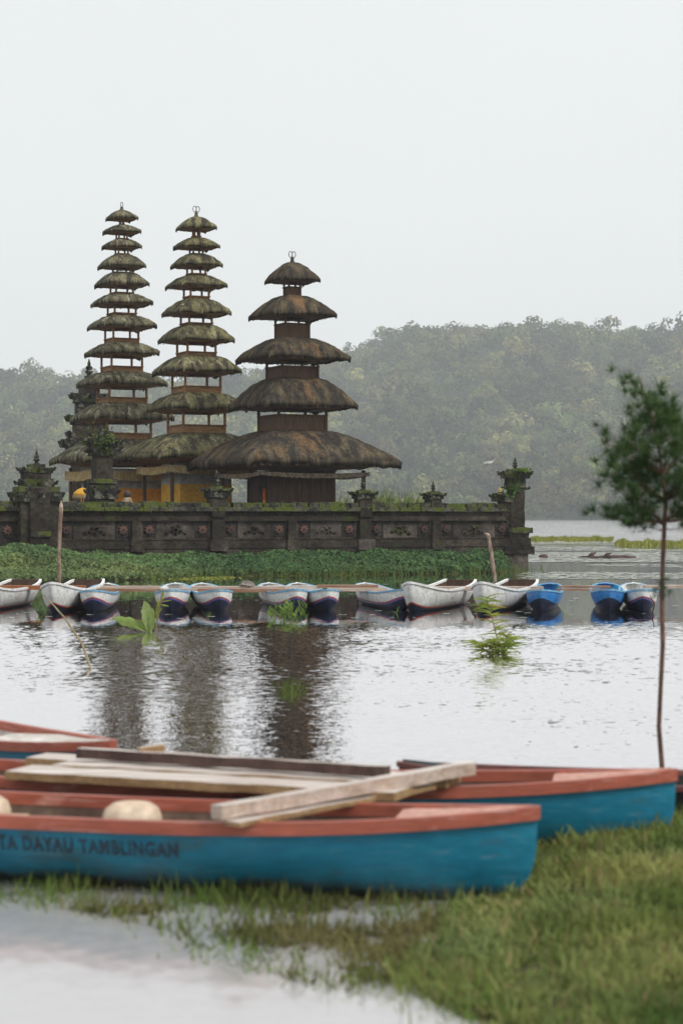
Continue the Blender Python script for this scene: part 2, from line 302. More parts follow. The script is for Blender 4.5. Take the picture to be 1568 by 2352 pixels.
def water_material():
    m = bpy.data.materials.new('lake_water'); m.use_nodes = True; n = m.node_tree.nodes; L = m.node_tree.links; n.clear()
    t = n.new('ShaderNodeTexCoord'); sep = n.new('ShaderNodeSeparateXYZ'); L.new(t.outputs['Object'], sep.inputs[0])
    def noise_n(sc, det, stretch):
        mp = n.new('ShaderNodeMapping'); mp.inputs['Scale'].default_value = stretch; L.new(t.outputs['Object'], mp.inputs[0])
        q = n.new('ShaderNodeTexNoise'); q.inputs['Scale'].default_value = sc; q.inputs['Detail'].default_value = det; q.inputs['Roughness'].default_value = 0.55
        L.new(mp.outputs[0], q.inputs['Vector']); return q
    def math_n(op, a, b=None):
        q = n.new('ShaderNodeMath'); q.operation = op
        for i, x in ((0, a), (1, b)):
            if x is None: continue
            if isinstance(x, (int, float)): q.inputs[i].default_value = x
            else: L.new(x, q.inputs[i])
        return q.outputs[0]
    def maprange(src, a, b, x, y):
        q = n.new('ShaderNodeMapRange'); q.interpolation_type = 'SMOOTHSTEP'
        for i, v in ((1, a), (2, b), (3, x), (4, y)): q.inputs[i].default_value = v
        L.new(src, q.inputs[0]); return q.outputs[0]
    ripples = noise_n(9.0, 2.5, (1.0, 0.8, 1)); swell = noise_n(0.55, 2, (1, 1.3, 1)); patch = noise_n(0.16, 2, (0.6, 1.0, 1))
    # ripples die in the lee between the boats and the temple wall, and grow out on the open lake
    lee = math_n('SUBTRACT', maprange(sep.outputs['Y'], 31, 39, 1, 0.10), maprange(sep.outputs['Y'], 60, 75, 0, -0.25))
    openw = maprange(sep.outputs['Y'], 110, 170, 0, 6.0)
    near = maprange(sep.outputs['Y'], 13, 24, 0.45, 1.0)
    near_pool = maprange(sep.outputs['Y'], 9.6, 11.5, 1.0, 0.0)
    amp = math_n('MULTIPLY', math_n('ADD', math_n('MULTIPLY', lee, near), openw), math_n('MULTIPLY', maprange(patch.outputs['Fac'], 0.38, 0.62, 0.55, 1.35), RIPPLE))
    sr = n.new('ShaderNodeSeparateColor'); L.new(ripples.outputs['Color'], sr.inputs[0])
    ss = n.new('ShaderNodeSeparateColor'); L.new(swell.outputs['Color'], ss.inputs[0])
    def slope(i):
        a = math_n('SUBTRACT', sr.outputs[i], 0.5); b = math_n('MULTIPLY', math_n('SUBTRACT', ss.outputs[i], 0.5), 0.25)
        return math_n('MULTIPLY', math_n('ADD', a, b), amp)
    cb = n.new('ShaderNodeCombineXYZ'); L.new(slope(0), cb.inputs[0]); L.new(math_n('SUBTRACT', math_n('SUBTRACT', slope(1), maprange(sep.outputs['Y'], 110, 190, 0.0, 0.07)), math_n('MULTIPLY', maprange(sep.outputs['Y'], 31, 37, 1.0, 0.0), maprange(sep.outputs['Y'], 13, 22, 0.008, 0.034))), cb.inputs[1]); cb.inputs[2].default_value = 1.0  # constant tilt put into the slopes so the water shows more white sky
    nm = n.new('ShaderNodeVectorMath'); nm.operation = 'NORMALIZE'; L.new(cb.outputs[0], nm.inputs[0])
    fr = n.new('ShaderNodeFresnel'); fr.inputs['IOR'].default_value = 1.5; L.new(nm.outputs[0], fr.inputs['Normal'])
    fac = math_n('MULTIPLY', maprange(fr.outputs[0], 0.0, 0.55, 0.06, 0.97), math_n('SUBTRACT', 1.0, math_n('MULTIPLY', near_pool, 0.2)))
    df = n.new('ShaderNodeBsdfDiffuse'); glare_mix = n.new('ShaderNodeMix'); glare_mix.data_type = 'RGBA'; L.new(near_pool, glare_mix.inputs[0]); glare_mix.inputs[6].default_value = (0.030, 0.034, 0.030, 1); glare_mix.inputs[7].default_value = (0.46, 0.455, 0.46, 1); L.new(glare_mix.outputs[2], df.inputs[0])  # pale diffuse on the near pool paints in the bright sky reflection
    gl = n.new('ShaderNodeBsdfGlossy'); gl.inputs['Color'].default_value = (1.0, 0.97, 0.98, 1); L.new(math_n('ADD', math_n('MULTIPLY', near_pool, 0.13), 0.02), gl.inputs['Roughness'])
    L.new(nm.outputs[0], gl.inputs['Normal'])
    ms = n.new('ShaderNodeMixShader'); L.new(fac, ms.inputs[0]); L.new(df.outputs[0], ms.inputs[1]); L.new(gl.outputs[0], ms.inputs[2])
    o = n.new('ShaderNodeOutputMaterial'); L.new(ms.outputs[0], o.inputs[0])
    return m
RIPPLE = 0.185
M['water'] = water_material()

# ------------------------------------------------------------------ lake, hill, forest
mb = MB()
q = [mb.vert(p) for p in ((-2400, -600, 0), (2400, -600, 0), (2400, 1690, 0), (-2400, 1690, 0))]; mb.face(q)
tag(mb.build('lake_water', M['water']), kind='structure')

SKYLINE = [(-2600, 900), (-1200, 830), (-400, 850), (0, 868), (100, 878), (200, 890), (350, 898), (500, 880), (600, 868), (700, 862), (780, 838), (830, 812), (880, 788), (930, 772), (1080, 772), (1160, 764), (1230, 768), (1300, 756), (1370, 766), (1450, 770), (1568, 764), (2000, 750), (3000, 800), (4200, 950)]
def ridge(X):
    x = 784 + X * FOC / 1500
    xs = [a for a, b in SKYLINE]; ys = [b for a, b in SKYLINE]
    return (1185 - float(np.interp(x, xs, ys))) * 1500 / FOC
def hill_z(X, Y):
    s = 858 + 14 * noise.noise(Vector((X / 90, 0, 3)))
    t = min(1.0, max(0.0, (Y - s) / 640)); e = t * 0.55 + 0.45 * (t * t * (3 - 2 * t))
    z = ridge(X) * e + 12 * noise.noise(Vector((X / 120, Y / 120, 0))) * min(1, t * 4) * (1 - 0.8 * t) + 7 * noise.noise(Vector((X / 45, Y / 60, 7))) * min(1, t * 4) * (1 - .7 * t)
    if t <= 0: z = -1.0
    if Y > 1500: z -= (Y - 1500) * 0.25
    return z - 5 * (t > 0) * min(1, t * 6)
mb = MB(); NX, NY = 90, 36; ids = {}
for i in range(NX + 1):
    for j in range(NY + 1):
        X = -900 + 1800 * i / NX; Y = 845 + 830 * j / NY; ids[i, j] = mb.vert((X, Y, hill_z(X, Y)))
for i in range(NX):
    for j in range(NY): mb.face((ids[i, j], ids[i + 1, j], ids[i + 1, j + 1], ids[i, j + 1]))
tag(mb.build('hill', M['hill'], smooth=True), kind='structure')

def leaf_quads(C, Nrm, size, jit=0.6):
    """square leaf clumps at C facing roughly Nrm -> verts (n*4,3)"""
    n = len(C); Nv = Nrm + rng.normal(0, jit, (n, 3)); Nv /= np.linalg.norm(Nv, axis=1)[:, None]
    A = np.cross(Nv, rng.normal(0, 1, (n, 3))); A /= np.linalg.norm(A, axis=1)[:, None]; B = np.cross(Nv, A)
    s = (size * rng.uniform(0.6, 1.3, n))[:, None] / 2
    return np.stack([C - A * s, C - B * s * 0.8, C + A * s, C + B * s * 0.8], axis=1).reshape(-1, 3)

def forest():
    Vs, Ts = [], []
    cells = {}; spots = []
    tries = 0
    while tries < 60000 and len(spots) < 3400:
        tries += 1
        Y = 862 + 700 * rng.random() ** 1.25; X = rng.uniform(-0.225, 0.225) * Y
        h = 9.5 + 9.5 * rng.random() ** 1.6 if Y > 905 else rng.uniform(5, 11)
        key = (int(X // 10), int(Y // 10)); ok = True
        for a in (-1, 0, 1):
            for b in (-1, 0, 1):
                for (x2, y2, h2) in cells.get((key[0] + a, key[1] + b), ()):
                    if (X - x2) ** 2 + (Y - y2) ** 2 < (0.46 * (h + h2)) ** 2: ok = False
        if ok: cells.setdefault(key, []).append((X, Y, h)); spots.append((X, Y, h))
    pal = np.array([(0.8, 0.9, 0.8), (1.0, 1.0, 0.85), (1.25, 1.2, 0.9), (1.35, 1.15, 0.95), (0.7, 0.85, 0.85), (1.5, 1.45, 0.95), (0.95, 0.9, 0.9)])
    for (X, Y, h) in spots:
        z0 = hill_z(X, Y)
        tall = rng.random() < 0.12
        nl = rng.integers(4, 7); r = h * 0.58; zc = z0 + h * (0.72 if not tall else 0.95)
        lobes = np.column_stack([rng.normal(0, 0.42 * r, nl), rng.normal(0, 0.42 * r, nl), rng.normal(0, 0.26 * r, nl)])
        lr = r * rng.uniform(0.42, 0.66, nl)
        k = int(30 if Y > 1200 else 44)
        col = pal[rng.integers(0, len(pal))] * rng.uniform(0.45, 1.5) * (1.0 + 0.8 * noise.noise(Vector((X / 55, Y / 80, 3))))
        for c, rr in zip(lobes, lr):
            d = rng.normal(0, 1, (k, 3)); d[:, 2] = np.abs(d[:, 2]) * 1.0 - 0.3; d[:, 1] -= 0.3; d /= np.linalg.norm(d, axis=1)[:, None]
            C = np.array((X, Y, zc)) + c + d * rr * rng.uniform(0.85, 1.05, (k, 1))
            Vs.append(leaf_quads(C, d, rr * 0.46, 0.25)); Ts.append(np.repeat(col * rng.uniform(0.75, 1.3) * rng.uniform(0.8, 1.2, (k, 1)), 4, axis=0))
        # fill between the crowns down to the slope
        k = 7; d = rng.normal(0, 1, (k, 3)); C = np.array((X, Y - 0.5, z0 + h * 0.3)) + d * np.array((r * 0.5, r * 0.3, h * 0.2))
        Vs.append(leaf_quads(C, np.tile((0, -1, 0.6), (k, 1)).astype(float), r * 0.8)); Ts.append(np.tile(col * 0.8, (k * 4, 1)))
    V = np.vstack(Vs); T = np.vstack(Ts); Fq = np.arange(len(V)).reshape(-1, 4)
    o = npmesh('forest', V, Fq, M['forest'], T)
    tag(o, 'hazy grey green rainforest covering the hill across the lake', 'forest', kind='stuff')
forest()

# ------------------------------------------------------------------ temple compound frame
TH = R(25)                                  # the compound is turned: its right end lies farther away
CORNER = Vector((6.4, 68.4, 0))
UD = Vector((-math.cos(TH), -math.sin(TH), 0))      # along the wall, to the left and nearer
VD = Vector((-math.sin(TH), math.cos(TH), 0))       # into the compound
def T(x):
    k = (x - 784) / FOC
    return (CORNER.x - CORNER.y * k) / (-UD.x + UD.y * k)
def W(t, v=0, z=0): return CORNER + UD * t + VD * v + Vector((0, 0, z))
WRZ = TH

mb = MB(); mb.box(W(14.5, 10.2, 0.65), (28, 19.6, 1.7), WRZ)
tag(mb.build('terrace_ground', M['stone']), kind='structure')

# ------------------------------------------------------------------ temple wall
wall = empty('temple_wall', W(11.5, 0, 0)); wall_inv = Matrix.Translation(-W(11.5, 0, 0))
tag(wall, 'long dark carved stone wall in front of the pagodas', 'wall')
def wb(name, t, v, z, size, m, amp=0.012, seg=0.3, parent=None, plain=False):
    b = MB(); c = W(t, v, z) - W(11.5, 0, 0)
    if plain: b.box(c, size, WRZ)
    else: b.rough_box(c, size, WRZ, seg=seg, amp=amp, seed=t * 3.1)
    return b.build(name, m, parent or wall)
t0, t1 = 0.9, 22.5; tm, tl = (t0 + t1) / 2, t1 - t0
wb('footing', tm, 0.0, 0.10, (tl, 0.62, 0.5), M['stone'], 0.03)
wb('plinth', tm, 0.0, 0.60, (tl, 0.50, 0.50), M['stone'], 0.02)
wb('lower_moulding', tm, 0.0, 0.975, (tl, 0.56, 0.24), M['stone'], 0.015)
wb('wall_core', tm, 0.06, 1.44, (tl, 0.28, 0.72), M['stone'], 0.006)
wb('frieze', tm, 0.0, 1.81, (tl, 0.42, 0.15), M['stone'], 0.01)
wb('neck_course', tm, 0.04, 1.965, (tl, 0.34, 0.17), M['stone'], 0.012)
# coping: individual mossy stones
tt = t0 + 0.02; k = 0
while tt < t1 - 0.1:
    L_ = random.uniform(0.30, 0.55); hgt = random.uniform(0.13, 0.19)
    wb('coping_stone', tt + L_ / 2, random.uniform(-0.03, 0.01), 2.05 + 0.07, (L_ - 0.012, 0.62, 0.13), M['stone_moss'], 0.015, 0.12)
    wb('coping_stone', tt + L_ / 2 + random.uniform(-.03, .03), random.uniform(-0.02, 0.04), 2.185 + hgt / 2 - 0.01, (L_ - random.uniform(0.02, 0.06), 0.46, hgt), M['stone_moss'], 0.025, 0.1)
    tt += L_; k += 1
# bays
pil_x = [308, 495, 665, 832, 995]
ros_x = [15, 150, 280, 339.5, 461.4, 527, 636.6, 693.8, 797.5, 861, 970, 1021, 1147]
for x in pil_x:
    big = x in (495, 832)
    t = T(x)
    wb('pilaster', t, -0.06 if big else -0.03, 1.43, (0.42 if big else 0.30, 0.44, 0.70), M['stone'], 0.01, 0.15)
    wb('pilaster_base', t, -0.06, 0.94, (0.62 if big else 0.44, 0.60, 0.34), M['stone_light'] if big else M['stone'], 0.025, 0.12)
    if big: wb('pilaster_cap', t, -0.07, 2.02, (0.44, 0.5, 0.30), M['stone'], 0.02, 0.12)
# rosettes
def rosette_mesh():
    b = MB(); n = 32; r_out = []
    for z_, s_ in ((0.0, 1.0), (-0.05, 1.0), (-0.06, 0.88)):
        ring = []
        for k in range(n):
            a = 2 * math.pi * k / n; r = (0.155 if (k % 4) in (0, 1) else 0.105) * s_
            ring.append(b.vert((r * math.cos(a), z_, r * math.sin(a))))
        r_out.append(ring)
    for i in range(2):
        for k in range(n): b.face((r_out[i][k], r_out[i][(k + 1) % n], r_out[i + 1][(k + 1) % n], r_out[i + 1][k]))
    b.face(r_out[2][::-1])
    return b
ros0 = None
for x in ros_x:
    t = T(x); loc = W(t, -0.115, 1.45) - W(11.5)
    wb('rosette_tile', t, -0.07, 1.45, (0.42, 0.06, 0.42), M['tile_dark'], plain=True)
    if ros0 is None: ros0 = rosette_mesh().build('rosette', M['terracotta'], wall); ro = ros0
    else:
        ro = copy_part(ros0, wall)
        if x in (150, 527, 861, 970, 1021, 1147, 15): ro.material_slots[0].link = 'OBJECT'; ro.material_slots[0].material = M['terracotta_dark']
    ro.location = loc; ro.rotation_euler = (0, random.uniform(-.1, .1), WRZ)
    b = MB(); b.lathe([(0.045, 0), (0.03, 0.02)], n=8); c = b.build('rosette_eye', M['tile_dark'], ro); c.rotation_euler = (R(90), 0, 0); c.location = (0, -0.06, 0)
# recessed panels with a cloud-like relief
bays = [(150, 280), (339.5, 461.4), (527, 636.6), (693.8, 797.5), (861, 970), (1021, 1147)]
for i, (xa, xb) in enumerate(bays):
    ta, tb = T(xa), T(xb); tc_ = (ta + tb) / 2; Lp = abs(ta - tb)
    pan = wb('carved_panel', tc_, -0.075, 1.45, (Lp - 0.5, 0.05, 0.56), M['stone_light'], 0.006, 0.15)
    wb('panel_border', tc_, -0.085, 1.755, (Lp + 0.55, 0.06, 0.045), M['stone_light'], plain=True)
    wb('panel_border', tc_, -0.085, 1.145, (Lp + 0.55, 0.06, 0.045), M['stone'], plain=True)
    for s in (-1, 1):
        wb('panel_stile', tc_ + s * (Lp / 2 - 0.24), -0.088, 1.45, (0.03, 0.055, 0.54), M['stone'], plain=True)
        wb('panel_stile', tc_ + s * (Lp / 2 + 0.245), -0.082, 1.45, (0.07, 0.06, 0.56), M['stone_light'], plain=True)
    b = MB(); o = W(tc_, -0.10, 1.42) - W(11.5)
    lumps = [(0, 0.04, 0.19), (-0.17, -0.03, 0.13), (0.17, -0.03, 0.13), (-0.31, -0.09, 0.10), (0.31, -0.09, 0.10), (-0.09, 0.10, 0.11), (0.10, 0.10, 0.11), (0, -0.08, 0.13)]
    wear = random.uniform(0.8, 1.05)
    for (dx, dz, r) in lumps:
        dx += random.gauss(0, .02); dz += random.gauss(0, .02); r *= wear * random.uniform(0.8, 1.1)
        A = Matrix.Rotation(WRZ, 3, 'Z'); N = 12; rings = []
        for (f, d) in ((1.0, 0.03), (0.95, 0.0), (0.7, -0.018), (0.3, -0.025)):
            ring = []
            for k in range(N):
                a = 2 * math.pi * k / N; p = A @ Vector((dx + r * f * math.cos(a), d, dz + r * f * 0.85 * math.sin(a))); ring.append(b.vert(o + p))
            rings.append(ring)
        for i2 in range(3):
            for k in range(N): b.face((rings[i2][k], rings[i2][(k + 1) % N], rings[i2 + 1][(k + 1) % N], rings[i2 + 1][k]))
        b.face(rings[-1][::-1])
    b.build('cloud_relief', M['stone'] if i != 3 else M['stone_light'], wall, smooth=True)
# tufts of grass and weeds growing out of the coping
b = MB()
for k in range(330):
    t = random.uniform(1.2, 19.5); dens = noise.noise(Vector((t * 0.9, 3, 1)))
    if dens < 0.02 and random.random() < 0.8: continue
    c = W(t, random.uniform(-0.34, -0.1), random.choice((2.2, 2.3, 2.12)))
    for _ in range(4):
        d = Vector((random.gauss(0, .06), random.gauss(-.04, .05), random.uniform(-0.12, 0.14)))
        g = random.uniform(0.7, 1.2)
        b.blade(c, c + d, 0.018, (1, 0.3, 0), 0.3, (g, g, g * 0.8))
tag(b.build('wall_grass', M['reed'], tint=True), 'thin green grass sprouting along the mossy top of the stone wall', 'grass', kind='stuff')

# ------------------------------------------------------------------ carved stone pillars
def horn(mb_, c, dirv, s, m=0):
    """curled corner leaf of a carved stone cap"""
    d = Vector(dirv).normalized(); side = d.cross(Vector((0, 0, 1)))
    prof = [(-0.25, -0.35), (0.55, -0.30), (0.75, 0.0), (1.0, 0.55), (0.72, 0.62), (0.5, 0.35), (0.15, 0.30), (-0.25, 0.25)]
    ra = [mb_.vert(Vector(c) + d * p[0] * s + Vector((0, 0, p[1] * s)) - side * 0.28 * s) for p in prof]
    rb = [mb_.vert(Vector(c) + d * p[0] * s + Vector((0, 0, p[1] * s)) + side * 0.28 * s) for p in prof]
    n = len(prof)
    for k in range(n): mb_.face((ra[k], ra[(k + 1) % n], rb[(k + 1) % n], rb[k]), m)
    mb_.face(ra[::-1], m); mb_.face(rb, m)
def finial_prof(s):
    return [(0.30 * s, 0), (0.32 * s, 0.10 * s), (0.16 * s, 0.14 * s), (0.14 * s, 0.26 * s), (0.26 * s, 0.36 * s), (0.27 * s, 0.46 * s), (0.15 * s, 0.52 * s), (0.22 * s, 0.62 * s), (0.23 * s, 0.74 * s), (0.10 * s, 0.84 * s), (0.12 * s, 0.95 * s), (0.08 * s, 1.08 * s), (0.015 * s, 1.3 * s)]
def pillar(name, label, base, blocks, horns, finial=None, rz=WRZ, cat='pillar'):
    """blocks: (part name, z0, z1, width, depth, material, dx); horns: (z, reach, size); finial: (z, size, dx)"""
    e = empty(name, base, rz); tag(e, label, cat)
    for (pn, z0, z1, wx, wy, mt, dx) in blocks:
        b = MB(); b.rough_box((dx, 0, (z0 + z1) / 2), (wx, wy, z1 - z0), 0, seg=0.13, amp=0.02 if 'shaft' in pn else 0.035, seed=base[0])
        b.build(pn, M[mt], e)
    for (z, rx, ry, s, dx) in horns:
        for a, b_ in ((1, 1), (1, -1), (-1, 1), (-1, -1)):
            hb = MB(); horn(hb, (dx + a * rx, b_ * ry, z), (a, b_, 0), s); hb.build('corner_horn', M['stone_carved'], e)
        for a, b_ in ((1, 0), (-1, 0), (0, -1)):
            hb = MB(); horn(hb, (dx + a * rx, b_ * ry, z - 0.02), (a, b_, 0), s * 0.8); hb.build('face_horn', M['stone_carved'], e)
    if finial:
        fb = MB(); fb.lathe(finial_prof(finial[1]), (finial[2], 0, finial[0]), 10); fb.build('finial', M['stone_carved'], e)
    return e
# left pier on the wall
Yl = W(T(80)).y; sc = Yl / FOC
zz = lambda y: PZ(y, Yl - 0.4)
pillar('gate_pier', 'broad stepped stone pier with a pointed finial at the left end of the wall', W(T(80), -0.15, 0),
       [('footing', 0.1, 0.75, 1.45, 0.95, 'stone', 0), ('shaft', 0.75, zz(1150), 1.16, 0.78, 'stone', 0), ('rib', 0.3, zz(1120), 0.62, 0.98, 'stone', 0), ('ledge', zz(1232), zz(1220), 0.64, 1.12, 'stone_moss', 0),
        ('lower_cap', zz(1152), zz(1130), 1.40, 0.98, 'stone_carved', 0), ('lower_cap_top', zz(1130), zz(1118), 1.28, 0.86, 'stone_moss', 0), ('shoulder', zz(1118), zz(1100), 0.98, 0.7, 'stone_carved', 0), ('neck', zz(1100), zz(1084), 0.80, 0.62, 'stone', 0),
        ('upper_cap', zz(1086), zz(1074), 0.90, 0.68, 'stone_carved', 0), ('crest', zz(1074), zz(1066), 0.46, 0.4, 'stone_moss', 0)],
       [(zz(1138), 0.64, 0.44, 0.17, 0), (zz(1110), 0.48, 0.34, 0.15, 0), (zz(1078), 0.42, 0.32, 0.14, 0)], (zz(1067), 0.37, 0.02))
# tall pillar inside the wall with ferns growing on its head
Yp = 64.5; zp = lambda y: PZ(y, Yp)
pillar('shrine_pillar', 'tall dark stone pillar with leafy overgrown head rising behind the wall', (PX(235, Yp), Yp, 0),
       [('lower_shaft', 1.5, zp(1135), 0.66, 0.66, 'stone', 0), ('base_cap', zp(1146), zp(1116), 0.84, 0.84, 'stone_carved', 0), ('base_ledge', zp(1116), zp(1110), 0.70, 0.7, 'stone', 0), ('collar', zp(1111), zp(1100), 0.80, 0.80, 'stone_moss', 0),
        ('shaft', zp(1102), zp(1044), 0.56, 0.56, 'stone', 0), ('head', zp(1047), zp(1028), 0.74, 0.74, 'stone_carved', 0), ('head_top', zp(1028), zp(1008), 0.80, 0.8, 'stone_carved', 0), ('crest', zp(1008), zp(990), 0.42, 0.42, 'stone_carved', 0)],
       [(zp(1130), 0.38, 0.38, 0.15, 0), (zp(1036), 0.36, 0.36, 0.2, 0), (zp(1018), 0.40, 0.40, 0.2, 0)], (zp(992), 0.22, -0.03))
# corner tower at the right end
Yc = 68.2; zc_ = lambda y: PZ(y, Yc); xc = PX(1180, Yc)
ct = pillar('corner_pier', 'stepped stone corner tower with urn finial and plants at the water end', (xc, Yc + 0.1, 0),
       [('footing', -0.2, zc_(1272), 0.80, 0.9, 'stone_light', 0.0), ('plinth', zc_(1272), zc_(1255), 1.06, 1.05, 'stone', 0.08), ('plinth_step', zc_(1255), zc_(1236), 0.92, 0.9, 'stone', 0.06), ('base_ledge', zc_(1224), zc_(1212), 0.84, 0.86, 'stone_moss', 0.14), ('base_block', zc_(1236), zc_(1224), 0.72, 0.76, 'stone', 0.10),
        ('shaft', zc_(1214), zc_(1118), 0.50, 0.56, 'stone', 0.07), ('shoulder', zc_(1230), zc_(1150), 0.40, 0.5, 'stone', -0.34), ('shoulder_cap', zc_(1152), zc_(1134), 0.66, 0.66, 'stone_carved', -0.40),
        ('neck', zc_(1120), zc_(1096), 0.62, 0.62, 'stone_carved', 0.04), ('upper_cap', zc_(1098), zc_(1084), 0.88, 0.8, 'stone_carved', 0.04), ('crest', zc_(1085), zc_(1078), 0.5, 0.5, 'stone_moss', 0.02)],
       [(zc_(1088), 0.42, 0.38, 0.16, 0.04), (zc_(1140), 0.30, 0.3, 0.13, -0.42), (zc_(1122), 0.30, 0.28, 0.12, 0.12)], (zc_(1079), 0.34, 0.04), rz=R(8))
# small urns on the coping
for (x, ytop, s, lab) in ((497, 1078, 1.0, 'stone urn post with statue finial on the wall before the yellow hall'), (832, 1097, 0.92, 'stone urn post with broken round top on the wall beside the brown hall'), (993, 1104, 0.78, 'small stone urn post with spire on the wall near the tall grass')):
    t = T(x); Yw = W(t).y; zt = lambda y: PZ(y, Yw)
    hh = 1155 - ytop
    pillar('wall_urn', lab, W(t, -0.04, 0),
           [('foot', 2.1, zt(1155 - hh * 0.16), 0.52 * s, 0.5, 'stone', 0), ('bowl', zt(1155 - hh * 0.16), zt(1155 - hh * 0.36), 0.66 * s, 0.6, 'stone_carved', 0), ('bowl_rim', zt(1155 - hh * 0.36), zt(1155 - hh * 0.44), 0.76 * s, 0.7, 'stone_moss', 0), ('crest', zt(1155 - hh * 0.44), zt(1155 - hh * 0.50), 0.4 * s, 0.4, 'stone_moss', 0)],
           [(zt(1155 - hh * 0.36), 0.32 * s, 0.3, 0.15 * s, 0)], (zt(1155 - hh * 0.5), hh * 0.5 * Yw / FOC / 1.3, 0))
# gate tower behind the left pagoda
Yg = 82.0; zg = lambda y: PZ(y, Yg); sg = Yg / FOC
pillar('gate_tower', 'ornate dark stone gate tower half hidden behind the tallest pagoda', (PX(205, Yg), Yg, 0),
       [('body', 1.4, zg(1040), 78 * sg, 1.2, 'stone', 0), ('lower_cap', zg(1040), zg(1008), 104 * sg, 1.5, 'stone_carved', 0), ('second_stage', zg(1008), zg(972), 72 * sg, 1.1, 'stone', 0), ('middle_cap', zg(975), zg(955), 84 * sg, 1.2, 'stone_carved', 0),
        ('third_stage', zg(955), zg(925), 62 * sg, 0.95, 'stone_carved', 0), ('upper_cap', zg(925), zg(905), 72 * sg, 1.05, 'stone_carved', 0), ('fourth_stage', zg(905), zg(880), 46 * sg, 0.75, 'stone', 0), ('crest', zg(880), zg(868), 22 * sg, 0.4, 'stone_carved', 0)],
       [(zg(1022), 52 * sg, 0.7, 0.34, 0), (zg(1000), 40 * sg, 0.55, 0.26, 0), (zg(963), 42 * sg, 0.6, 0.26, 0), (zg(912), 34 * sg, 0.5, 0.24, 0)], (zg(868), 0.62, 0), rz=R(12), cat='tower')

# ------------------------------------------------------------------ meru pagodas
def thatch(a, b_, ze, zt, k, th, seed, rag=0.03):
    NS, RW = 30, 14; m_ = MB(); slope = math.hypot(a - b_, zt - ze)
    def surf(side, tau, q_):
        q_ = max(0, q_); size = a + (b_ - a) * q_
        c = abs(tau) ** 9; lim = 1 + 0.0 * c
        thl = th * (1 - 0.55 * c); kl = k - (k - 1.25) * 0.75 * abs(tau) ** 5
        z = ze + thl + (zt - ze - thl) * (1 - (1 - q_) ** kl) - 0.02 * a * (1 - tau * tau) * (1 - q_) ** 3
        x, y = tau * size * lim, -size * lim
        for _ in range(side): x, y = -y, x
        return Vector((x, y, z))
    prof = [-1, -0.5, 0.0, 0.03] + [(i / (RW - 4)) for i in range(1, RW - 3)]
    for side in range(4):
        rows = []
        for ri, qq in enumerate(prof):
            ring = []
            for j in range(NS + 1):
                tau = -1 + 2 * j / NS; tau = math.copysign(abs(tau) ** 0.8, tau)
                if ri == 0: p = surf(side, tau, 0.10); p.z = ze + th * 0.45
                elif ri == 1: p = surf(side, tau, 0.012); p.z -= th * 0.85
                else: p = surf(side, tau, qq)
                nl = noise.noise(Vector((p.x * 1.1 + seed, p.y * 1.1, seed))); nv = noise.noise(Vector((p.x * 3.1 + seed, p.y * 3.1, p.z * 3.1))); nf = noise.noise(Vector((p.x * 10 + seed, p.y * 10, p.z * 5)))
                amp = rag * min(1.0, a); d = Vector((p.x, p.y, 0)).normalized() * 0.8 + Vector((0, 0, 0.6))
                fade = 1.0 if qq < 0.9 else 0.4
                p = p + d * (nv * 1.5 + nf * 0.9) * amp * fade
                p.z += nl * 0.045 * a * max(0, 1 - max(0, qq)) ** 2
                if ri == 1: p.z += nf * amp * 0.9
                ring.append(m_.vert(p, (tau * (a + (b_ - a) * max(0, qq)) + side * 17.3 + seed, max(0, qq) * slope)))
            rows.append(ring)
        for i in range(len(rows) - 1):
            for j in range(NS): m_.face((rows[i][j], rows[i][j + 1], rows[i + 1][j + 1], rows[i + 1][j]))
    # loose straw: strips laid down the slope, and a ragged hanging edge
    s_ = MB()
    for _ in range(int(90 + 200 * a * a)):
        side = random.randrange(4); tau = random.uniform(-1, 1); q1 = random.uniform(0.06, 1.0) ** 1.3; dq = random.uniform(0.10, 0.22) / slope
        pa = surf(side, tau, q1); pb = surf(side, tau + random.gauss(0, 0.015), max(0.0, q1 - dq)); up_ = Vector((pa.x, pa.y, 0)).normalized() * 0.4 + Vector((0, 0, 0.9))
        pb = pb + up_ * random.uniform(0.01, 0.03) * min(1, a); pa = pa + up_ * 0.004
        sv = Vector((1, 0, 0)) if side % 2 == 0 else Vector((0, 1, 0)); sv = sv * random.uniform(0.010, 0.024)
        i0 = len(s_.v); uu = tau * a + side * 17.3 + seed
        for p, u in ((pa - sv, 0.0), (pa + sv, 0.03), (pb + sv * 0.6, 0.03), (pb - sv * 0.6, 0.0)): s_.vert(p, (uu + u, q1 * slope))
        s_.face((i0, i0 + 1, i0 + 2, i0 + 3))
    for _ in range(int(8 * a / 0.05)):
        side = random.randrange(4); tau = random.uniform(-1, 1); pa = surf(side, tau, 0.012); r2 = random.uniform(0.0, 0.035) * (0.6 + 0.5 * min(a, 1.6))
        k2 = random.uniform(0.975, 1.0); pb = Vector((pa.x * k2, pa.y * k2, pa.z - th * 0.8 - r2)); sv = Vector((1, 0, 0)) if side % 2 == 0 else Vector((0, 1, 0)); sv = sv * random.uniform(0.012, 0.03)
        i0 = len(s_.v)
        for p in (pa - sv, pa + sv, pb + sv * 0.5, pb - sv * 0.5): s_.vert(p, (tau * a + side * 17.3 + seed, 0.02))
        s_.face((i0, i0 + 1, i0 + 2, i0 + 3))
    return m_, s_

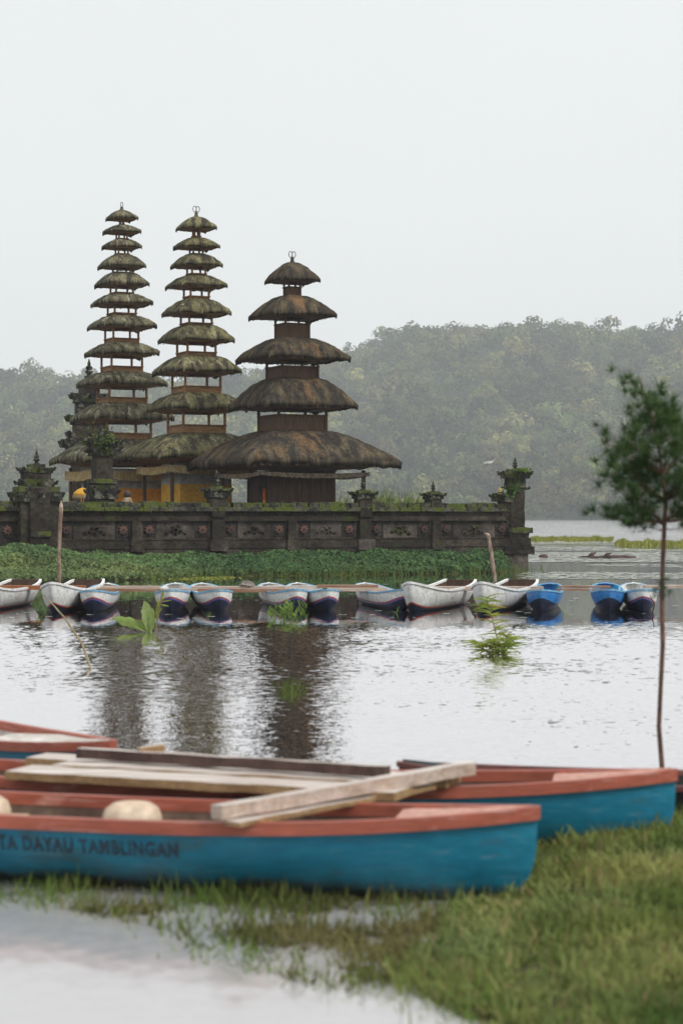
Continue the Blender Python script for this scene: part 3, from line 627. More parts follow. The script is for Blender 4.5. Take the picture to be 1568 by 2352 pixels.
def frustum_ring(a_top, z_top, a_bot, z_bot, inner):
    """eave tray: sloping boards from the eave in to the posts, open in the middle"""
    b = MB(); R_ = []
    for (a, z) in ((a_top, z_top), (a_bot, z_bot), (inner, z_bot + 0.02), (inner, z_top + 0.03)):
        R_.append([b.vert((sx * a, sy * a, z)) for sx, sy in ((-1, -1), (1, -1), (1, 1), (-1, 1))])
    for i in range(4):
        for k in range(4): b.face((R_[i][k], R_[(i + 1) % 4][k], R_[(i + 1) % 4][(k + 1) % 4], R_[i][(k + 1) % 4]))
    return b

def valance(a, z, drop, mt, parent, scal=0.16, wave=0.03):
    b = MB(); n = max(8, int(2 * a / scal))
    for s in range(4):
        A = Matrix.Rotation(s * math.pi / 2, 3, 'Z'); prev = None
        for k in range(n * 4 + 1):
            x = -a + 2 * a * k / (n * 4); ph = (k % 4) / 4
            sag = 0.05 * a * (1 - (x / a) ** 2)
            y = -a + wave * math.sin(k * 1.9 + s) * 0.5
            zb = z - drop * (0.82 + 0.18 * abs(math.sin(math.pi * k / 4))) - sag + 0.01 * math.sin(k * 3.7)
            cur = (b.vert(A @ Vector((x, y, z - sag * 0.6))), b.vert(A @ Vector((x, y - 0.01, zb))))
            if prev: b.face((prev[0], prev[1], cur[1], cur[0]))
            prev = cur
    return b.build('valance', mt, parent, smooth=True)

def meru(name, label, cx, Y, tiers, galleries, th_mat, base, open_frac, wood, soffit, finial_y, group_seed, kk):
    """tiers: (left, right, eave y, top y); galleries: widths; lengths measured on the photograph and turned into metres at depth Y"""
    s = Y / FOC; e = empty(name, (PX(cx, Y), Y, 1.5), TH); tag(e, label, 'pagoda', 'thatched pagodas on the temple island')
    z = lambda y: PZ(y, Y) - 1.5
    proj = 1.29
    n = len(tiers)
    for i, (xl, xr, ye, yt) in enumerate(tiers):
        a = (xr - xl) * s / proj / 2 * 1.03
        gtop = galleries[i - 1] * s / proj / 2 if i > 0 else 0.10
        bsz = gtop * 0.98 if i > 0 else 0.05
        ze = z(ye) + 0.02; zt = z(yt) + 0.02
        th = min(0.30, 0.10 + 0.068 * a)
        rm, st = thatch(a, bsz, ze, zt, kk if i < n - 1 else 1.6, th, group_seed + i * 7.3, 0.03)
        ro = rm.build('roof_tier', th_mat, e, smooth=True, uv=True)
        so = st.build('loose_straw', th_mat, ro, uv=True); so['kind'] = 'stuff'
        gb = galleries[i] * s / proj / 2
        vis = soffit * (0.45 + 0.55 * min(1, a / 1.2)); dep = max(0.02, vis - (ze + 1.5 - EYE) * 2.0 * a / Y)
        frustum_ring(a * 0.90, ze + th * 0.3, max(gb * 1.06, a * 0.62), ze - dep, gb * 0.82).build('eave_frame', wood, ro)
        if i < n - 1:
            znext = z(tiers[i + 1][3]); zb = ze - dep
            hgt = ze - vis - znext; zp_ = znext - 0.08; zpan = znext + hgt * (1 - open_frac)
            A = gb - 0.03; hw = gb + 0.035
            for q_ in range(4):
                r_ = Matrix.Rotation(q_ * math.pi / 2, 3, 'Z')
                b = MB(); b.box(r_ @ Vector((0, -A + 0.02, (zp_ + zpan) / 2)), (2 * A - 0.04 * (q_ % 2), 0.035, zpan - zp_), q_ * math.pi / 2)
                ga = b.build('gallery_panel', wood, e)
                b = MB(); b.box(r_ @ Vector((0, -gb, zpan + 0.002 * (q_ % 2))), (2 * hw, 0.07, 0.035), q_ * math.pi / 2); b.build('rail', wood, ga)
            pw_ = 0.05 + 0.035 * min(1.2, gb)
            for sx in (-1, 1):
                for sy in (-1, 1):
                    b = MB(); b.box((sx * (gb - 0.02), sy * (gb - 0.02), (zp_ + zb) / 2 + 0.02), (pw_, pw_, zb - zp_ + 0.10)); b.build('post', wood, e)
    # finial
    za = z(tiers[0][3]); zf = z(finial_y); b = MB(); hgt = zf - za
    b.lathe([(0.10, -0.08), (0.085, 0.05), (0.06, hgt * 0.25), (0.075, hgt * 0.36), (0.05, hgt * 0.42), (0.035, hgt * 0.5)], (0, 0, za), 8)
    f = b.build('finial', th_mat, e)
    b = MB(); r_ = hgt * 0.25
    if name == 'meru_tower' or True:
        loops = ((-1, 0.62), (1, 0.62)) if galleries[0] > 14 else ((0, 0.55),)
        for (sx, wd) in loops:
            pts = [Vector((sx * r_ * 0.62 + r_ * wd * math.cos(t_), 0, za + hgt * 0.72 + r_ * 1.05 * math.sin(t_))) for t_ in np.linspace(0, 2 * math.pi, 15)]
            b.tube(pts, 0.014, 5, cap=False)
    b.build('finial_loop', M['metal_dark'], f)
    return e, z, s, proj

T1 = [(242.4, 317.5, 507, 484), (234.5, 324, 538, 518), (232, 325, 573, 551), (221, 331.6, 618, 586), (212.4, 338.3, 660, 627), (206, 347.8, 704, 677), (197.8, 357, 757, 727), (190.7, 360.8, 819, 790), (172, 380, 890, 856), (155.5, 392, 969, 928), (104, 438, 1066, 1012)]
G1 = [12.5, 28, 32, 43.6, 55, 68, 80, 97, 117, 137, 176]
T2 = [(403.6, 497, 530, 499), (397.7, 502.8, 573, 547), (392.6, 511, 616, 585), (381, 520.8, 664, 634), (371.6, 527.7, 727, 690), (363, 535.6, 789, 749), (349, 551, 861, 820), (334, 562, 946, 905), (268, 630, 1057, 997)]
G2 = [18.7, 33, 45, 60, 74, 91, 113, 133, 158]
T3 = [(605, 728.6, 651, 604), (569, 763.5, 733, 681), (544, 797, 832, 779), (529.5, 814, 943, 871), (439, 910, 1076, 991)]
G3 = [40, 79, 118, 155, 181]
E1, z1, s1, pj = meru('meru_tower', 'tallest pagoda with eleven thatched tiers behind the left of the wall', 280, 76.0, T1, G1, M['thatch_moss'], None, 0.5, M['wood_tan'], 0.24, 464, 11, 1.75)
E2, z2, s2, pj = meru('meru_tower', 'slender nine tiered thatched pagoda in the middle above a yellow hall', 451, 72.5, T2, G2, M['thatch_green'], None, 0.5, M['wood_tan'], 0.24, 473, 31, 1.75)
E3, z3, s3, pj = meru('meru_tower', 'broad five tiered brown thatched pagoda on a dark wooden hall', 671, 69.0, T3, G3, M['thatch_brown'], None, 0.03, M['wood_red'], 0.20, 577, 57, 1.9)

# halls under the pagodas
def hall_box(e, name, a, z0, z1_, m, thick=0.08):
    b = MB(); b.box((0, 0, (z0 + z1_) / 2), (2 * a, 2 * a, z1_ - z0)); return b.build(name, m, e)
def column(e, x, y, z0, z1_, m):
    b = MB(); b.lathe([(0.14, 0), (0.14, 0.06), (0.10, 0.10), (0.085, 0.30)], (x, y, z0), 10); b.build('column_foot', M['plaster'], e)
    b = MB(); b.box((x, y, (z0 + 0.25 + z1_) / 2), (0.11, 0.11, z1_ - z0 - 0.25)); b.build('column', m, e)
# left hall: plaster walls with an orange cloth skirt, dark doorway
a = 190 * s1 / pj / 2
hw = hall_box(E1, 'hall_wall', a, 0.1, z1(1078), M['plaster'])
hall_box(E1, 'cloth_skirt', a + 0.012, 0.1, z1(1123), M['cloth_orange'])
b = MB(); b.box((-a - 0.02, 0, 1.05), (0.06, 1.5, 2.0)); b.build('doorway', M['tile_dark'], E1)  # dark slab painted in for the unlit inside of the hall
ae = (438 - 104) * s1 / pj / 2
valance(ae * 0.80, z1(1081), 0.36, M['cloth_gold'], E1)
for sx, sy in ((-1, -1), (1, -1), (-1, 1)): column(E1, sx * ae * 0.72, sy * ae * 0.72, 0.08, z1(1074), M['wood_red'])
# middle hall
a = 160 * s2 / pj / 2
hall_box(E2, 'hall_wall', a, 0.1, z2(1066), M['plaster'])
hall_box(E2, 'cloth_skirt', a + 0.012, 0.1, z2(1113), M['cloth_yellow'])
ae = (630 - 268) * s2 / pj / 2
valance(ae * 0.76, z2(1071), 0.27, M['cloth_gold'], E2)
for sx, sy in ((-1, -1), (1, -1), (-1, 1)): column(E2, sx * ae * 0.66, sy * ae * 0.66, 0.08, z2(1066), M['wood_dark'])
# brown hall: timber boards
a = 182 * s3 / pj / 2
core = hall_box(E3, 'hall_wall', a, 0.1, z3(1082), M['wood_dark'])
for q_ in range(4):
    r_ = Matrix.Rotation(q_ * math.pi / 2, 3, 'Z')
    nb = 9
    for k in range(nb):
        if q_ == 3 and k in (3, 4, 5): continue
        x = -a + 2 * a * (k + 0.5) / nb; b = MB(); b.box(r_ @ Vector((x, -a - 0.02, (0.1 + z3(1086)) / 2)), (2 * a / nb - 0.02, 0.03, z3(1086) - 0.1), q_ * math.pi / 2); b.build('wall_board', M['wood_dark'], E3)
    b = MB(); c = r_ @ Vector((-a, -a, (0.1 + z3(1082)) / 2)); b.box(c, (0.13, 0.13, z3(1082) - 0.1), 0); b.build('corner_post', M['wood_dark'], E3)
b = MB(); b.box((-a - 0.02, 0, 1.0), (0.05, 0.62, 1.9)); b.build('doorway', M['tile_dark'], E3)  # flat dark panel stands for the shade inside the door opening
for (z0, z1_, mt) in ((0.95, 1.35, 'cloth_red'), (0.78, 0.95, 'cloth_yellow')):
    b = MB(); b.box((-a - 0.07, -0.22, (z0 + z1_) / 2), (0.05, 0.16, z1_ - z0)); b.build('door_cloth', M[mt], E3)
ae = (915 - 436) * s3 / pj / 2
valance(ae * 0.72, z3(1086), 0.13, M['cloth_cream'], E3, 0.20, 0.02)
for sx, sy in ((1, -1), (-1, 1)): column(E3, sx * ae * 0.66, sy * ae * 0.66, 0.08, z3(1082), M['wood_dark'])

# small things by the halls
Yq = 69.0
e = empty('ceremonial_parasol', (PX(190, Yq), Yq, 1.5)); tag(e, 'small yellow ceremonial parasol with fringe by the left hall doorway', 'parasol')
b = MB(); b.tube([(0, 0, 0), (0, 0, 1.35)], 0.02, 6); b.build('pole', M['wood_red'], e)
b = MB(); b.lathe([(0.34, 1.12), (0.31, 1.21), (0.21, 1.31), (0.07, 1.38), (0.01, 1.40)], n=16); b.build('canopy', M['cloth_yellow'], e, smooth=True)
b = MB()
for k in range(36):
    a_ = 2 * math.pi * k / 36; b.blade((0.34 * math.cos(a_), 0.34 * math.sin(a_), 1.13), (0.35 * math.cos(a_), 0.35 * math.sin(a_), 1.0), 0.045, (-math.sin(a_), math.cos(a_), 0))
o = b.build('fringe', M['cloth_gold'], e, tint=False); o['kind'] = 'stuff'
Yq = 66.5
e = empty('draped_statue', (PX(293, Yq), Yq, 1.5)); tag(e, 'little guardian statue wrapped in pale cloth before the left hall', 'statue')
b = MB(); b.lathe([(0.30, 0), (0.29, 0.35), (0.25, 0.62), (0.19, 0.86), (0.13, 1.0), (0.10, 1.03)], n=14); b.build('robe', M['cloth_cream'], e, smooth=True)
b = MB(); b.lathe([(0.07, 1.0), (0.12, 1.07), (0.13, 1.15), (0.09, 1.23), (0.02, 1.27)], n=12); b.build('head', M['stone_light'], e, smooth=True)
Yq = 66.8
e = empty('offering_cloth', (PX(203, Yq), Yq, 1.5)); tag(e, 'bright orange cloth wrapped round a short post beside the leafy pillar', 'cloth')
b = MB(); b.rough_box((0, 0, 0.42), (0.26, 0.26, 0.84), 0, seg=0.1, amp=0.03); b.build('wrap', M['cloth_red'], e)
b = MB(); b.box((0, 0, 0.43), (0.18, 0.18, 0.9)); b.build('core', M['stone'], e)
# flag on a bent cane
e = empty('flag_pole', (PX(1145, 68.0), 68.0, 2.33)); tag(e, 'white pennant drooping from a thin bent cane beside the corner tower', 'flag')
cane = [Vector((PX(x, 68.0), 68.0, PZ(y, 68.0))) - e.location for x, y in ((1145, 1150), (1149, 1122), (1153, 1095), (1154, 1080), (1150, 1066), (1144, 1057), (1139, 1050.5))]
b = MB(); b.tube(cane, [0.018, 0.016, 0.014, 0.012, 0.01, 0.008, 0.006], 5); b.build('cane', M['stick'], e)
b = MB(); prev = None
for k in range(9):
    t_ = k / 8; top = Vector((PX(1139 - 29 * t_, 68.0), 68.0 + 0.05 * math.sin(t_ * 7), PZ(1051 + 14 * t_ + 3 * math.sin(t_ * 5), 68.0))) - e.location
    bot = top + Vector((0.02, 0.02, -(0.05 + 0.09 * t_)))
    cur = (b.vert(top), b.vert(bot), b.vert(bot + Vector((0, 0.006, 0))), b.vert(top + Vector((0, 0.006, 0))))
    if prev:
        for i in range(4): b.face((prev[i], prev[(i + 1) % 4], cur[(i + 1) % 4], cur[i]))
    prev = cur
b.build('pennant', M['cloth_white'], e, smooth=True)
# ladder-like bamboo offering stand leaning by the corner tower: yellow cloth bundle
e = empty('cloth_bundle', (PX(1147, 67.9), 67.9, PZ(1136, 67.9))); tag(e, 'yellow cloth bundle tied on the shoulder of the corner tower', 'cloth')
b = MB(); b.lathe([(0.06, 0), (0.09, 0.05), (0.085, 0.13), (0.05, 0.22), (0.02, 0.26)], n=9); b.build('bundle', M['cloth_gold'], e, smooth=True)

# ------------------------------------------------------------------ island bank: earth, creeper, reeds
def bank_h(t, v):
    """height of the planted bank; v = metres in front of the wall"""
    mound = 0.50 * math.exp(-((t - 18.3) / 1.9) ** 2) * math.exp(-((v - 1.6) / 1.5) ** 2)
    left = max(0.0, min(1.0, (t - 12.0) / 5.0))
    width = 2.3 + 2.6 * left + 0.45 * noise.noise(Vector((t * 0.6, 0, 0))) + 0.3 * noise.noise(Vector((t * 2.1, 7, 0)))
    if t < 2.0: width *= max(0.0, (t - 0.6) / 1.4)
    if width <= 0.05: return -0.3
    base = (0.60 + 0.10 * noise.noise(Vector((t * 0.8, 2, 0)))) * max(0.0, 1 - (v / width) ** 1.7)
    if left > 0: base *= 1 - 0.28 * left * min(1, v / 1.2)
    if v > width: return -0.25
    return base + mound + 0.10 * noise.noise(Vector((t * 1.7, v * 1.7, 5))) * min(1, (width - v))
mb = MB(); ids = {}; NT, NV = 80, 22
for i in range(NT + 1):
    for j in range(NV + 1):
        t = 0.4 + 23 * i / NT; v = 0.2 + 5.6 * j / NV; ids[i, j] = mb.vert(W(t, -v, bank_h(t, v) - 0.04))
for i in range(NT):
    for j in range(NV): mb.face((ids[i, j], ids[i, j + 1], ids[i + 1, j + 1], ids[i + 1, j]))
tag(mb.build('island_bank', M['soil'], smooth=True), kind='structure')
def creeper():
    C, Nn, T_ = [], [], []
    while len(C) < 34000:
        t = random.uniform(0.7, 21.0); v = random.uniform(0.25, 5.2); h = bank_h(t, v)
        if h < 0.02: continue
        lump = noise.noise(Vector((t * 1.6, v * 1.6, 9)))
        p = W(t, -v, h + 0.06 + 0.10 * lump + random.uniform(-0.05, 0.09)); C.append(p)
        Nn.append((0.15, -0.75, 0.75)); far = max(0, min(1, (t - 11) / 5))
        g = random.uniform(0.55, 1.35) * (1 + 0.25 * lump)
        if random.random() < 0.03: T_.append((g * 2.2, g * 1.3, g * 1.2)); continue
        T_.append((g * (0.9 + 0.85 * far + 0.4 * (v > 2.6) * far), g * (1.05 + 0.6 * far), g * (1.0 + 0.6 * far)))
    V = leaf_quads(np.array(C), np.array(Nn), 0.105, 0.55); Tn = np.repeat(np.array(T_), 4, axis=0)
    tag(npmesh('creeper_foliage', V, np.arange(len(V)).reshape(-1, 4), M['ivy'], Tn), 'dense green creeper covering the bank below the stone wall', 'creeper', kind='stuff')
creeper()
b = MB()
for k in range(700):
    t = random.uniform(0.3, 15.5); v0 = 2.25 + 2.4 * max(0.0, min(1.0, (t - 12.0) / 5.0)) if t > 2 else random.uniform(0.5, 2.6)
    dens = noise.noise(Vector((t * 0.8, 4, 4)))
    if dens < -0.15 and random.random() < 0.75: continue
    p = W(t, -(v0 + random.gauss(0.3, 0.5)), -0.05); hgt = random.uniform(0.18, 0.55); g = random.uniform(0.8, 1.3)
    b.blade(p, p + Vector((random.gauss(0, 0.09), random.gauss(0, 0.06), hgt)), 0.016, (1, random.gauss(0, .4), 0), random.uniform(0, 0.7), (g * 1.05, g, g * 0.8), seg=3)
tag(b.build('shore_reeds', M['reed'], tint=True), 'thin green reeds standing in the water below the creeper', 'reeds', kind='stuff')
# dry tuft plume behind the wall
for i, (x, Y, sz, lab) in enumerate(((868, 71.5, 1.0, 'tallest tuft of dry cane grass behind the wall right of the brown hall'), (935, 72.0, 0.9, 'cane grass tuft behind the wall between two stone urns'), (775, 72.5, 0.75, 'low pale grass tuft beside the wall of the brown hall'))):
    e = empty('cane_grass', (PX(x, Y), Y, 1.5)); tag(e, lab, 'grass', 'cane grass behind the wall'); b = MB()
    for k in range(190):
        a_ = random.gauss(0, 0.32); r_ = random.gauss(0, 0.34); hgt = random.uniform(0.9, 1.85) * sz; g = random.uniform(0.8, 1.5); dry = random.random() < 0.4
        b.blade((r_, random.gauss(0, .25), 0), (r_ + math.sin(a_ + 0.15) * hgt * 0.55, random.gauss(0, .3), hgt), 0.035, (1, 0, 0), random.uniform(0.0, 0.8), (g * (1.7 if dry else 1), g * (1.25 if dry else 1.05), g * (1.2 if dry else 1)), seg=3)
    b.build('blades', M['reed'], e, tint=True)['kind'] = 'stuff'
# plants growing on the pillars
def sprig(name, label, c, n, size, spread, parent=None, tintv=(1, 1, 1)):
    e = empty(name, c); tag(e, label, 'plant'); b = MB()
    for k in range(n):
        d = Vector((random.gauss(0, 1), random.gauss(-0.3, 1), random.gauss(0.4, .8))).normalized(); p = Vector((random.gauss(0, spread[0]), random.gauss(0, spread[1]), random.gauss(0, spread[2])))
        g = random.uniform(0.6, 1.4); b.blade(p, p + d * size * random.uniform(.5, 1.2), size * 0.42, d.cross(Vector((random.random(), random.random(), 1))), 0.3, (tintv[0] * g, tintv[1] * g, tintv[2] * g))
    b.build('leaves', M['ivy'], e, tint=True)['kind'] = 'stuff'
sprig('pillar_fern', 'leafy fern growth covering the head of the tall dark pillar', (PX(238, 64.2), 64.15, zp(1010)), 170, 0.14, (0.24, 0.18, 0.17), tintv=(2.0, 1.75, 1.2))
sprig('pillar_fern', 'bright grass tuft on top of the corner tower', (PX(1196, 67.9), 67.8, zc_(1080)), 90, 0.13, (0.12, 0.12, 0.03), tintv=(2.4, 2.0, 0.7))
sprig('pillar_fern', 'drooping fern on the front of the corner tower', (PX(1172, 67.6), 67.55, zc_(1130)), 80, 0.22, (0.13, 0.06, 0.10), tintv=(1.2, 1.2, 0.9))

# ------------------------------------------------------------------ reeds, pads and drift on the open water to the right
b = MB()
for k in range(5200):
    if k % 5 < 3: x = random.uniform(1150, 1405); Y = random.gauss(152, 4.0)
    else: x = random.uniform(1412, 1620); Y = random.gauss(128, 3.0)
    if noise.noise(Vector((x * 0.03, Y * 0.2, 0))) < -0.25: continue
    p = Vector((PX(x, Y), Y, -0.02)); hgt = random.uniform(0.2, 0.52) * (0.8 + 0.5 * noise.noise(Vector((x * .05, 0, 2)))); g = random.uniform(0.8, 1.4)
    b.blade(p, p + Vector((random.gauss(0, .12), random.gauss(0, .1), hgt)), 0.07, (1, 0, 0), 0.2, (g * 2.0, g * 1.45, g * 0.9))
tag(b.build('marsh_grass', M['reed'], tint=True), 'yellow green strip of marsh grass out on the lake', 'grass', kind='stuff')
b = MB()
def pad(x, Y, r, g):
    c = [b.vert((x, Y, 0.012), tint=(g, g, g))]; n = 7; a0 = random.random() * 6
    ring = [b.vert((x + r * math.cos(a0 + k * 5.6 / n), Y + r * math.sin(a0 + k * 5.6 / n), 0.012 + 0.004 * random.random()), tint=(g, g, g)) for k in range(n + 1)]
    for k in range(n): b.face((c[0], ring[k], ring[k + 1]))
for k in range(8000):
    Y = random.choice((random.uniform(55, 80), random.uniform(78, 125), random.uniform(78, 120))); x = random.uniform(1190, 1640)
    dn = noise.noise(Vector((PX(x, Y) * 0.12, Y * 0.12, 0))) + (0.45 if 80 < Y < 110 else -0.1)
    if dn < 0: continue
    pad(PX(x, Y), Y, random.uniform(0.06, 0.16) * (1.4 if Y > 78 else 1), random.uniform(0.7, 1.4))
for k in range(260):
    Y = random.uniform(36, 58); x = random.uniform(0, 1568); pad(PX(x, Y), Y, random.uniform(0.03, 0.09), random.uniform(.7, 1.3))
tag(b.build('floating_pads', M['lily'], tint=True), 'scattered pale water lily pads floating on the lake', 'lily pads', kind='stuff')
b = MB()
for k in range(900):
    t_ = random.gauss(0, 1); x = 455 + 38 * t_; Y = 4500 * 1.9 / (random.gauss(1327, 2.0) - 1185); p = Vector((PX(x, Y), Y, 0.0)); g = random.uniform(1.2, 2.2)
    b.blade(p, p + Vector((random.gauss(0, .08), random.gauss(0, .08), random.uniform(0.01, 0.05))), 0.05, (1, 0, 0), 0.2, (g * 1.5, g * 1.1, g * 1.0))
tag(b.build('floating_weed', M['reed'], tint=True), 'pale mat of floating weed behind the boats', 'weed', kind='stuff')
def drift(name, label, x, y, L_, r, lump):
    Y = EYE * FOC / (y - 1185); e = empty(name, (PX(x, Y), Y, 0)); tag(e, label, 'driftwood'); b = MB()
    b.tube([(-L_ / 2, 0, 0.0), (-L_ / 4, 0.05, 0.03), (L_ / 4, -0.03, 0.04), (L_ / 2, 0, 0.02)], [r * .5, r, r * 1.1, r * .8], 7); b.build('trunk', M['log'], e, smooth=True)
    if lump:
        b = MB(); b.tube([(lump, 0, 0), (lump + 0.12, 0, 0.16), (lump + 0.3, 0, 0.24)], [0.12, 0.09, 0.03], 6); b.build('stub', M['log'], e, smooth=True)
drift('drift_log', 'dark log floating among the lily pads', 1408, 1282, 2.0, 0.10, -0.4)
drift('drift_log', 'pointed dark stump poking out of the lily pads', 1350, 1281, 1.0, 0.06, 0.05)
drift('drift_log', 'tiny dark round stump beside the corner tower', 1246, 1281, 0.35, 0.13, 0)

# ------------------------------------------------------------------ mooring posts and sticks
def post(name, label, pts, radii, m, cut=False):
    e = empty(name, pts[0]); tag(e, label, 'post'); b = MB(); base = Vector(pts[0])
    q_ = [Vector(p) - base for p in pts]; fine = []
    rr = []
    for i in range(len(q_) - 1):
        for k in range(4):
            t_ = k / 4; fine.append(q_[i].lerp(q_[i + 1], t_) + noise.noise_vector(Vector((i * 3 + k, base.x, 0))) * 0.012); rr.append(radii[i] * (1 - t_) + radii[i + 1] * t_)
    fine.append(q_[-1]); rr.append(radii[-1])
    b.tube(fine, rr, 8); b.build('pole', m, e, smooth=True)
    return e
e = post('mooring_post', 'tall grey wooden post with sharpened top standing before the left pier', [P(137, 1345, 55) - Vector((0, 0, .3)), P(136.5, 1290, 55), P(138, 1220, 55), P(141, 1165, 55)], [0.055, 0.055, 0.055, 0.058], M['post_wood'])
b = MB(); b.lathe([(0.058, 0), (0.04, 0.09), (0.006, 0.19)], tuple(P(141, 1165, 55) - e.location), 8); b.build('sharpened_tip', M['plank_light'], e)
e = post('mooring_post', 'leaning weathered post with a broken top right of the wall', [P(1140, 1360, 52) - Vector((0, 0, .2)), P(1134, 1315, 52), P(1126, 1262, 52), P(1121, 1230, 52)], [0.05, 0.052, 0.056, 0.05], M['post_wood'])
b = MB(); c = P(1121, 1230, 52) - e.location; b.tube([c, c + Vector((-0.03, 0, 0.04)), c + Vector((-0.10, 0, 0.06))], [0.05, 0.035, 0.01], 6); b.build('broken_top', M['plank_light'], e)
post('bamboo_stick', 'thin bamboo stick slanting out of the water before the left boats', [P(216, 1545, 24.0) - Vector((0, 0, .05)), P(190, 1480, 25.0), P(150, 1420, 26.5), P(100, 1366, 28)], [0.014, 0.016, 0.014, 0.009], M['stick'])
post('dead_twig', 'short dark twig standing in the water right of the last white boat', [P(1500, 1440, 37) - Vector((0, 0, .02)), P(1497, 1405, 37), P(1502, 1390, 37), P(1492, 1368, 37)], [0.016, 0.016, 0.012, 0.006], M['log'])

# ------------------------------------------------------------------ boats
def hull_fn(L, B, zmid, zbow, zst, draft, stern, fine=2.4, rake=0.10, full=2.0, pb=0.9, rp=2.0):
    def f(s, t):
        """s -1 stern .. 1 bow, t 0 keel .. 1 gunwale -> local point on the right-hand side"""
        if s >= 0: bb = (1 - s ** fine) ** pb
        else: bb = stern + (1 - stern) * (1 - (-s) ** fine) ** pb
        bb *= B / 2
        zg = zmid + ((zbow - zmid) if s > 0 else (zst - zmid)) * abs(s) ** 2.6
        zk = -draft + (draft * 0.9) * max(0, abs(s) - 0.72) ** 2 / 0.0784
        y = bb * (1 - (1 - t) ** full) ** (0.62)
        z = zk + (zg - zk) * t
        x = s * L / 2
        if s > 0: x -= rake * (1 - t) ** rp * s ** 6
        if s < 0: x += rake * (0.35 + 0.65 * (1 - stern)) * (1 - t) ** 2 * (-s) ** 6
        return Vector((x, y, z))
    return f
def make_boat(name, label, f, rows, mats, inside, rim, rim_w, rim_h, loc, heading, group, stern_flat, deck=0.0, deck_mat=None, seats=(), nst=26, zoff=0.0, tilt=0.0, bow_rise=0.0):
    """heading: direction of the bow in plan. rows: list of (t, material index of the band above it)"""
    e = empty(name, (loc[0], loc[1], zoff), math.atan2(heading[1], heading[0])); e.rotation_euler[0] = tilt
    tag(e, label, 'boat', group)
    S = [math.sin(math.pi / 2 * (-1 + 2 * i / nst)) for i in range(nst + 1)]
    # outer shell
    b = MB()
    for sd in (1, -1):
        G = [[b.vert((p.x, p.y * sd, p.z)) for p in (f(s, t + bow_rise * max(0, s) ** 7 * 4 * t * (1 - t)) for t, _ in rows)] for s in S]
        for i in range(nst):
            for j in range(len(rows) - 1):
                q_ = (G[i][j], G[i + 1][j], G[i + 1][j + 1], G[i][j + 1]); b.face(q_ if sd < 0 else q_[::-1], rows[j][1])
    hull = b.build('hull', mats, e, smooth=True)
    if stern_flat:
        b = MB(); pts = [f(-1, t) for t, _ in rows]; top = pts
        for j in range(len(pts) - 1):
            i0 = [b.vert((pts[j].x, pts[j].y, pts[j].z)), b.vert((pts[j + 1].x, pts[j + 1].y, pts[j + 1].z)), b.vert((pts[j + 1].x, -pts[j + 1].y, pts[j + 1].z)), b.vert((pts[j].x, -pts[j].y, pts[j].z))]
            b.face(i0, rows[j][1])
            i1 = [b.vert((q_[0] + 0.03, q_[1] * 0.97, q_[2])) for q_ in ((pts[j].x, pts[j].y, pts[j].z), (pts[j + 1].x, pts[j + 1].y, pts[j + 1].z), (pts[j + 1].x, -pts[j + 1].y, pts[j + 1].z), (pts[j].x, -pts[j].y, pts[j].z))]
            b.face(i1[::-1], len(mats))
        b.build('transom', mats + [inside], e)
    # inner skin
    b = MB(); ts = [0.16, 0.35, 0.6, 0.82, 0.985]
    for sd in (1, -1):
        G = []
        for s in S:
            s2 = s * 0.985; G.append([b.vert((p.x, max(0, p.y - 0.025) * sd, p.z + 0.012)) for p in (f(s2, t) for t in ts)])
        for i in range(nst):
            for j in range(len(ts) - 1):
                q_ = (G[i][j], G[i + 1][j], G[i + 1][j + 1], G[i][j + 1]); b.face(q_ if sd > 0 else q_[::-1])
    Gl = [[b.vert((f(s * .985, 0.16).x, max(0, f(s * .985, 0.16).y - 0.025) * sd, f(s * .985, 0.16).z + 0.012)) for sd in (1, -1)] for s in S]
    for i in range(nst): b.face((Gl[i][0], Gl[i][1], Gl[i + 1][1], Gl[i + 1][0]))
    b.build('inner_skin', inside, e, smooth=True)
    # gunwale rail on each side
    for sd in (1, -1):
        b = MB(); prev = None; nS = nst
        for i, s in enumerate(S):
            p = f(s, 1.0); y = p.y * sd
            wi = rim_w * 0.55; wo = rim_w * 0.45
            ring = [b.vert((p.x + (0.012 if s > 0.985 else (-0.012 if s < -.985 else 0)), y + sd * (wo if k in (0, 1) else -min(wi, p.y)), p.z + (rim_h * 0.2 if k in (1, 2) else -rim_h * 0.8))) for k in range(4)]
            if prev:
                for k in range(4): b.face((prev[k], prev[(k + 1) % 4], ring[(k + 1) % 4], ring[k]) if sd < 0 else (ring[k], ring[(k + 1) % 4], prev[(k + 1) % 4], prev[k]))
            else: b.face(ring)
            prev = ring
        b.face(prev); b.build('gunwale', rim, e)
    if deck:
        for end in ((1, -1) if not stern_flat else (1,)):
            b = MB(); n_ = 6; prev = None
            for k in range(n_ + 1):
                s = end * (1 - deck + (deck - 0.01) * k / n_); p = f(s, 0.985)
                cur = (b.vert((p.x, p.y * 0.97, p.z)), b.vert((p.x, 0, p.z + 0.03)), b.vert((p.x, -p.y * 0.97, p.z)))
                if prev:
                    b.face((prev[0], prev[1], cur[1], cur[0])); b.face((prev[1], prev[2], cur[2], cur[1]))
                prev = cur
            b.build('end_deck', deck_mat or rim, e)
    for (s, wd, dz, mt) in seats:
        p = f(s, 0.8); b = MB(); b.box((p.x, 0, p.z + dz), (wd, 2 * p.y * 0.96, 0.035)); b.build('thwart', mt, e)
    return e

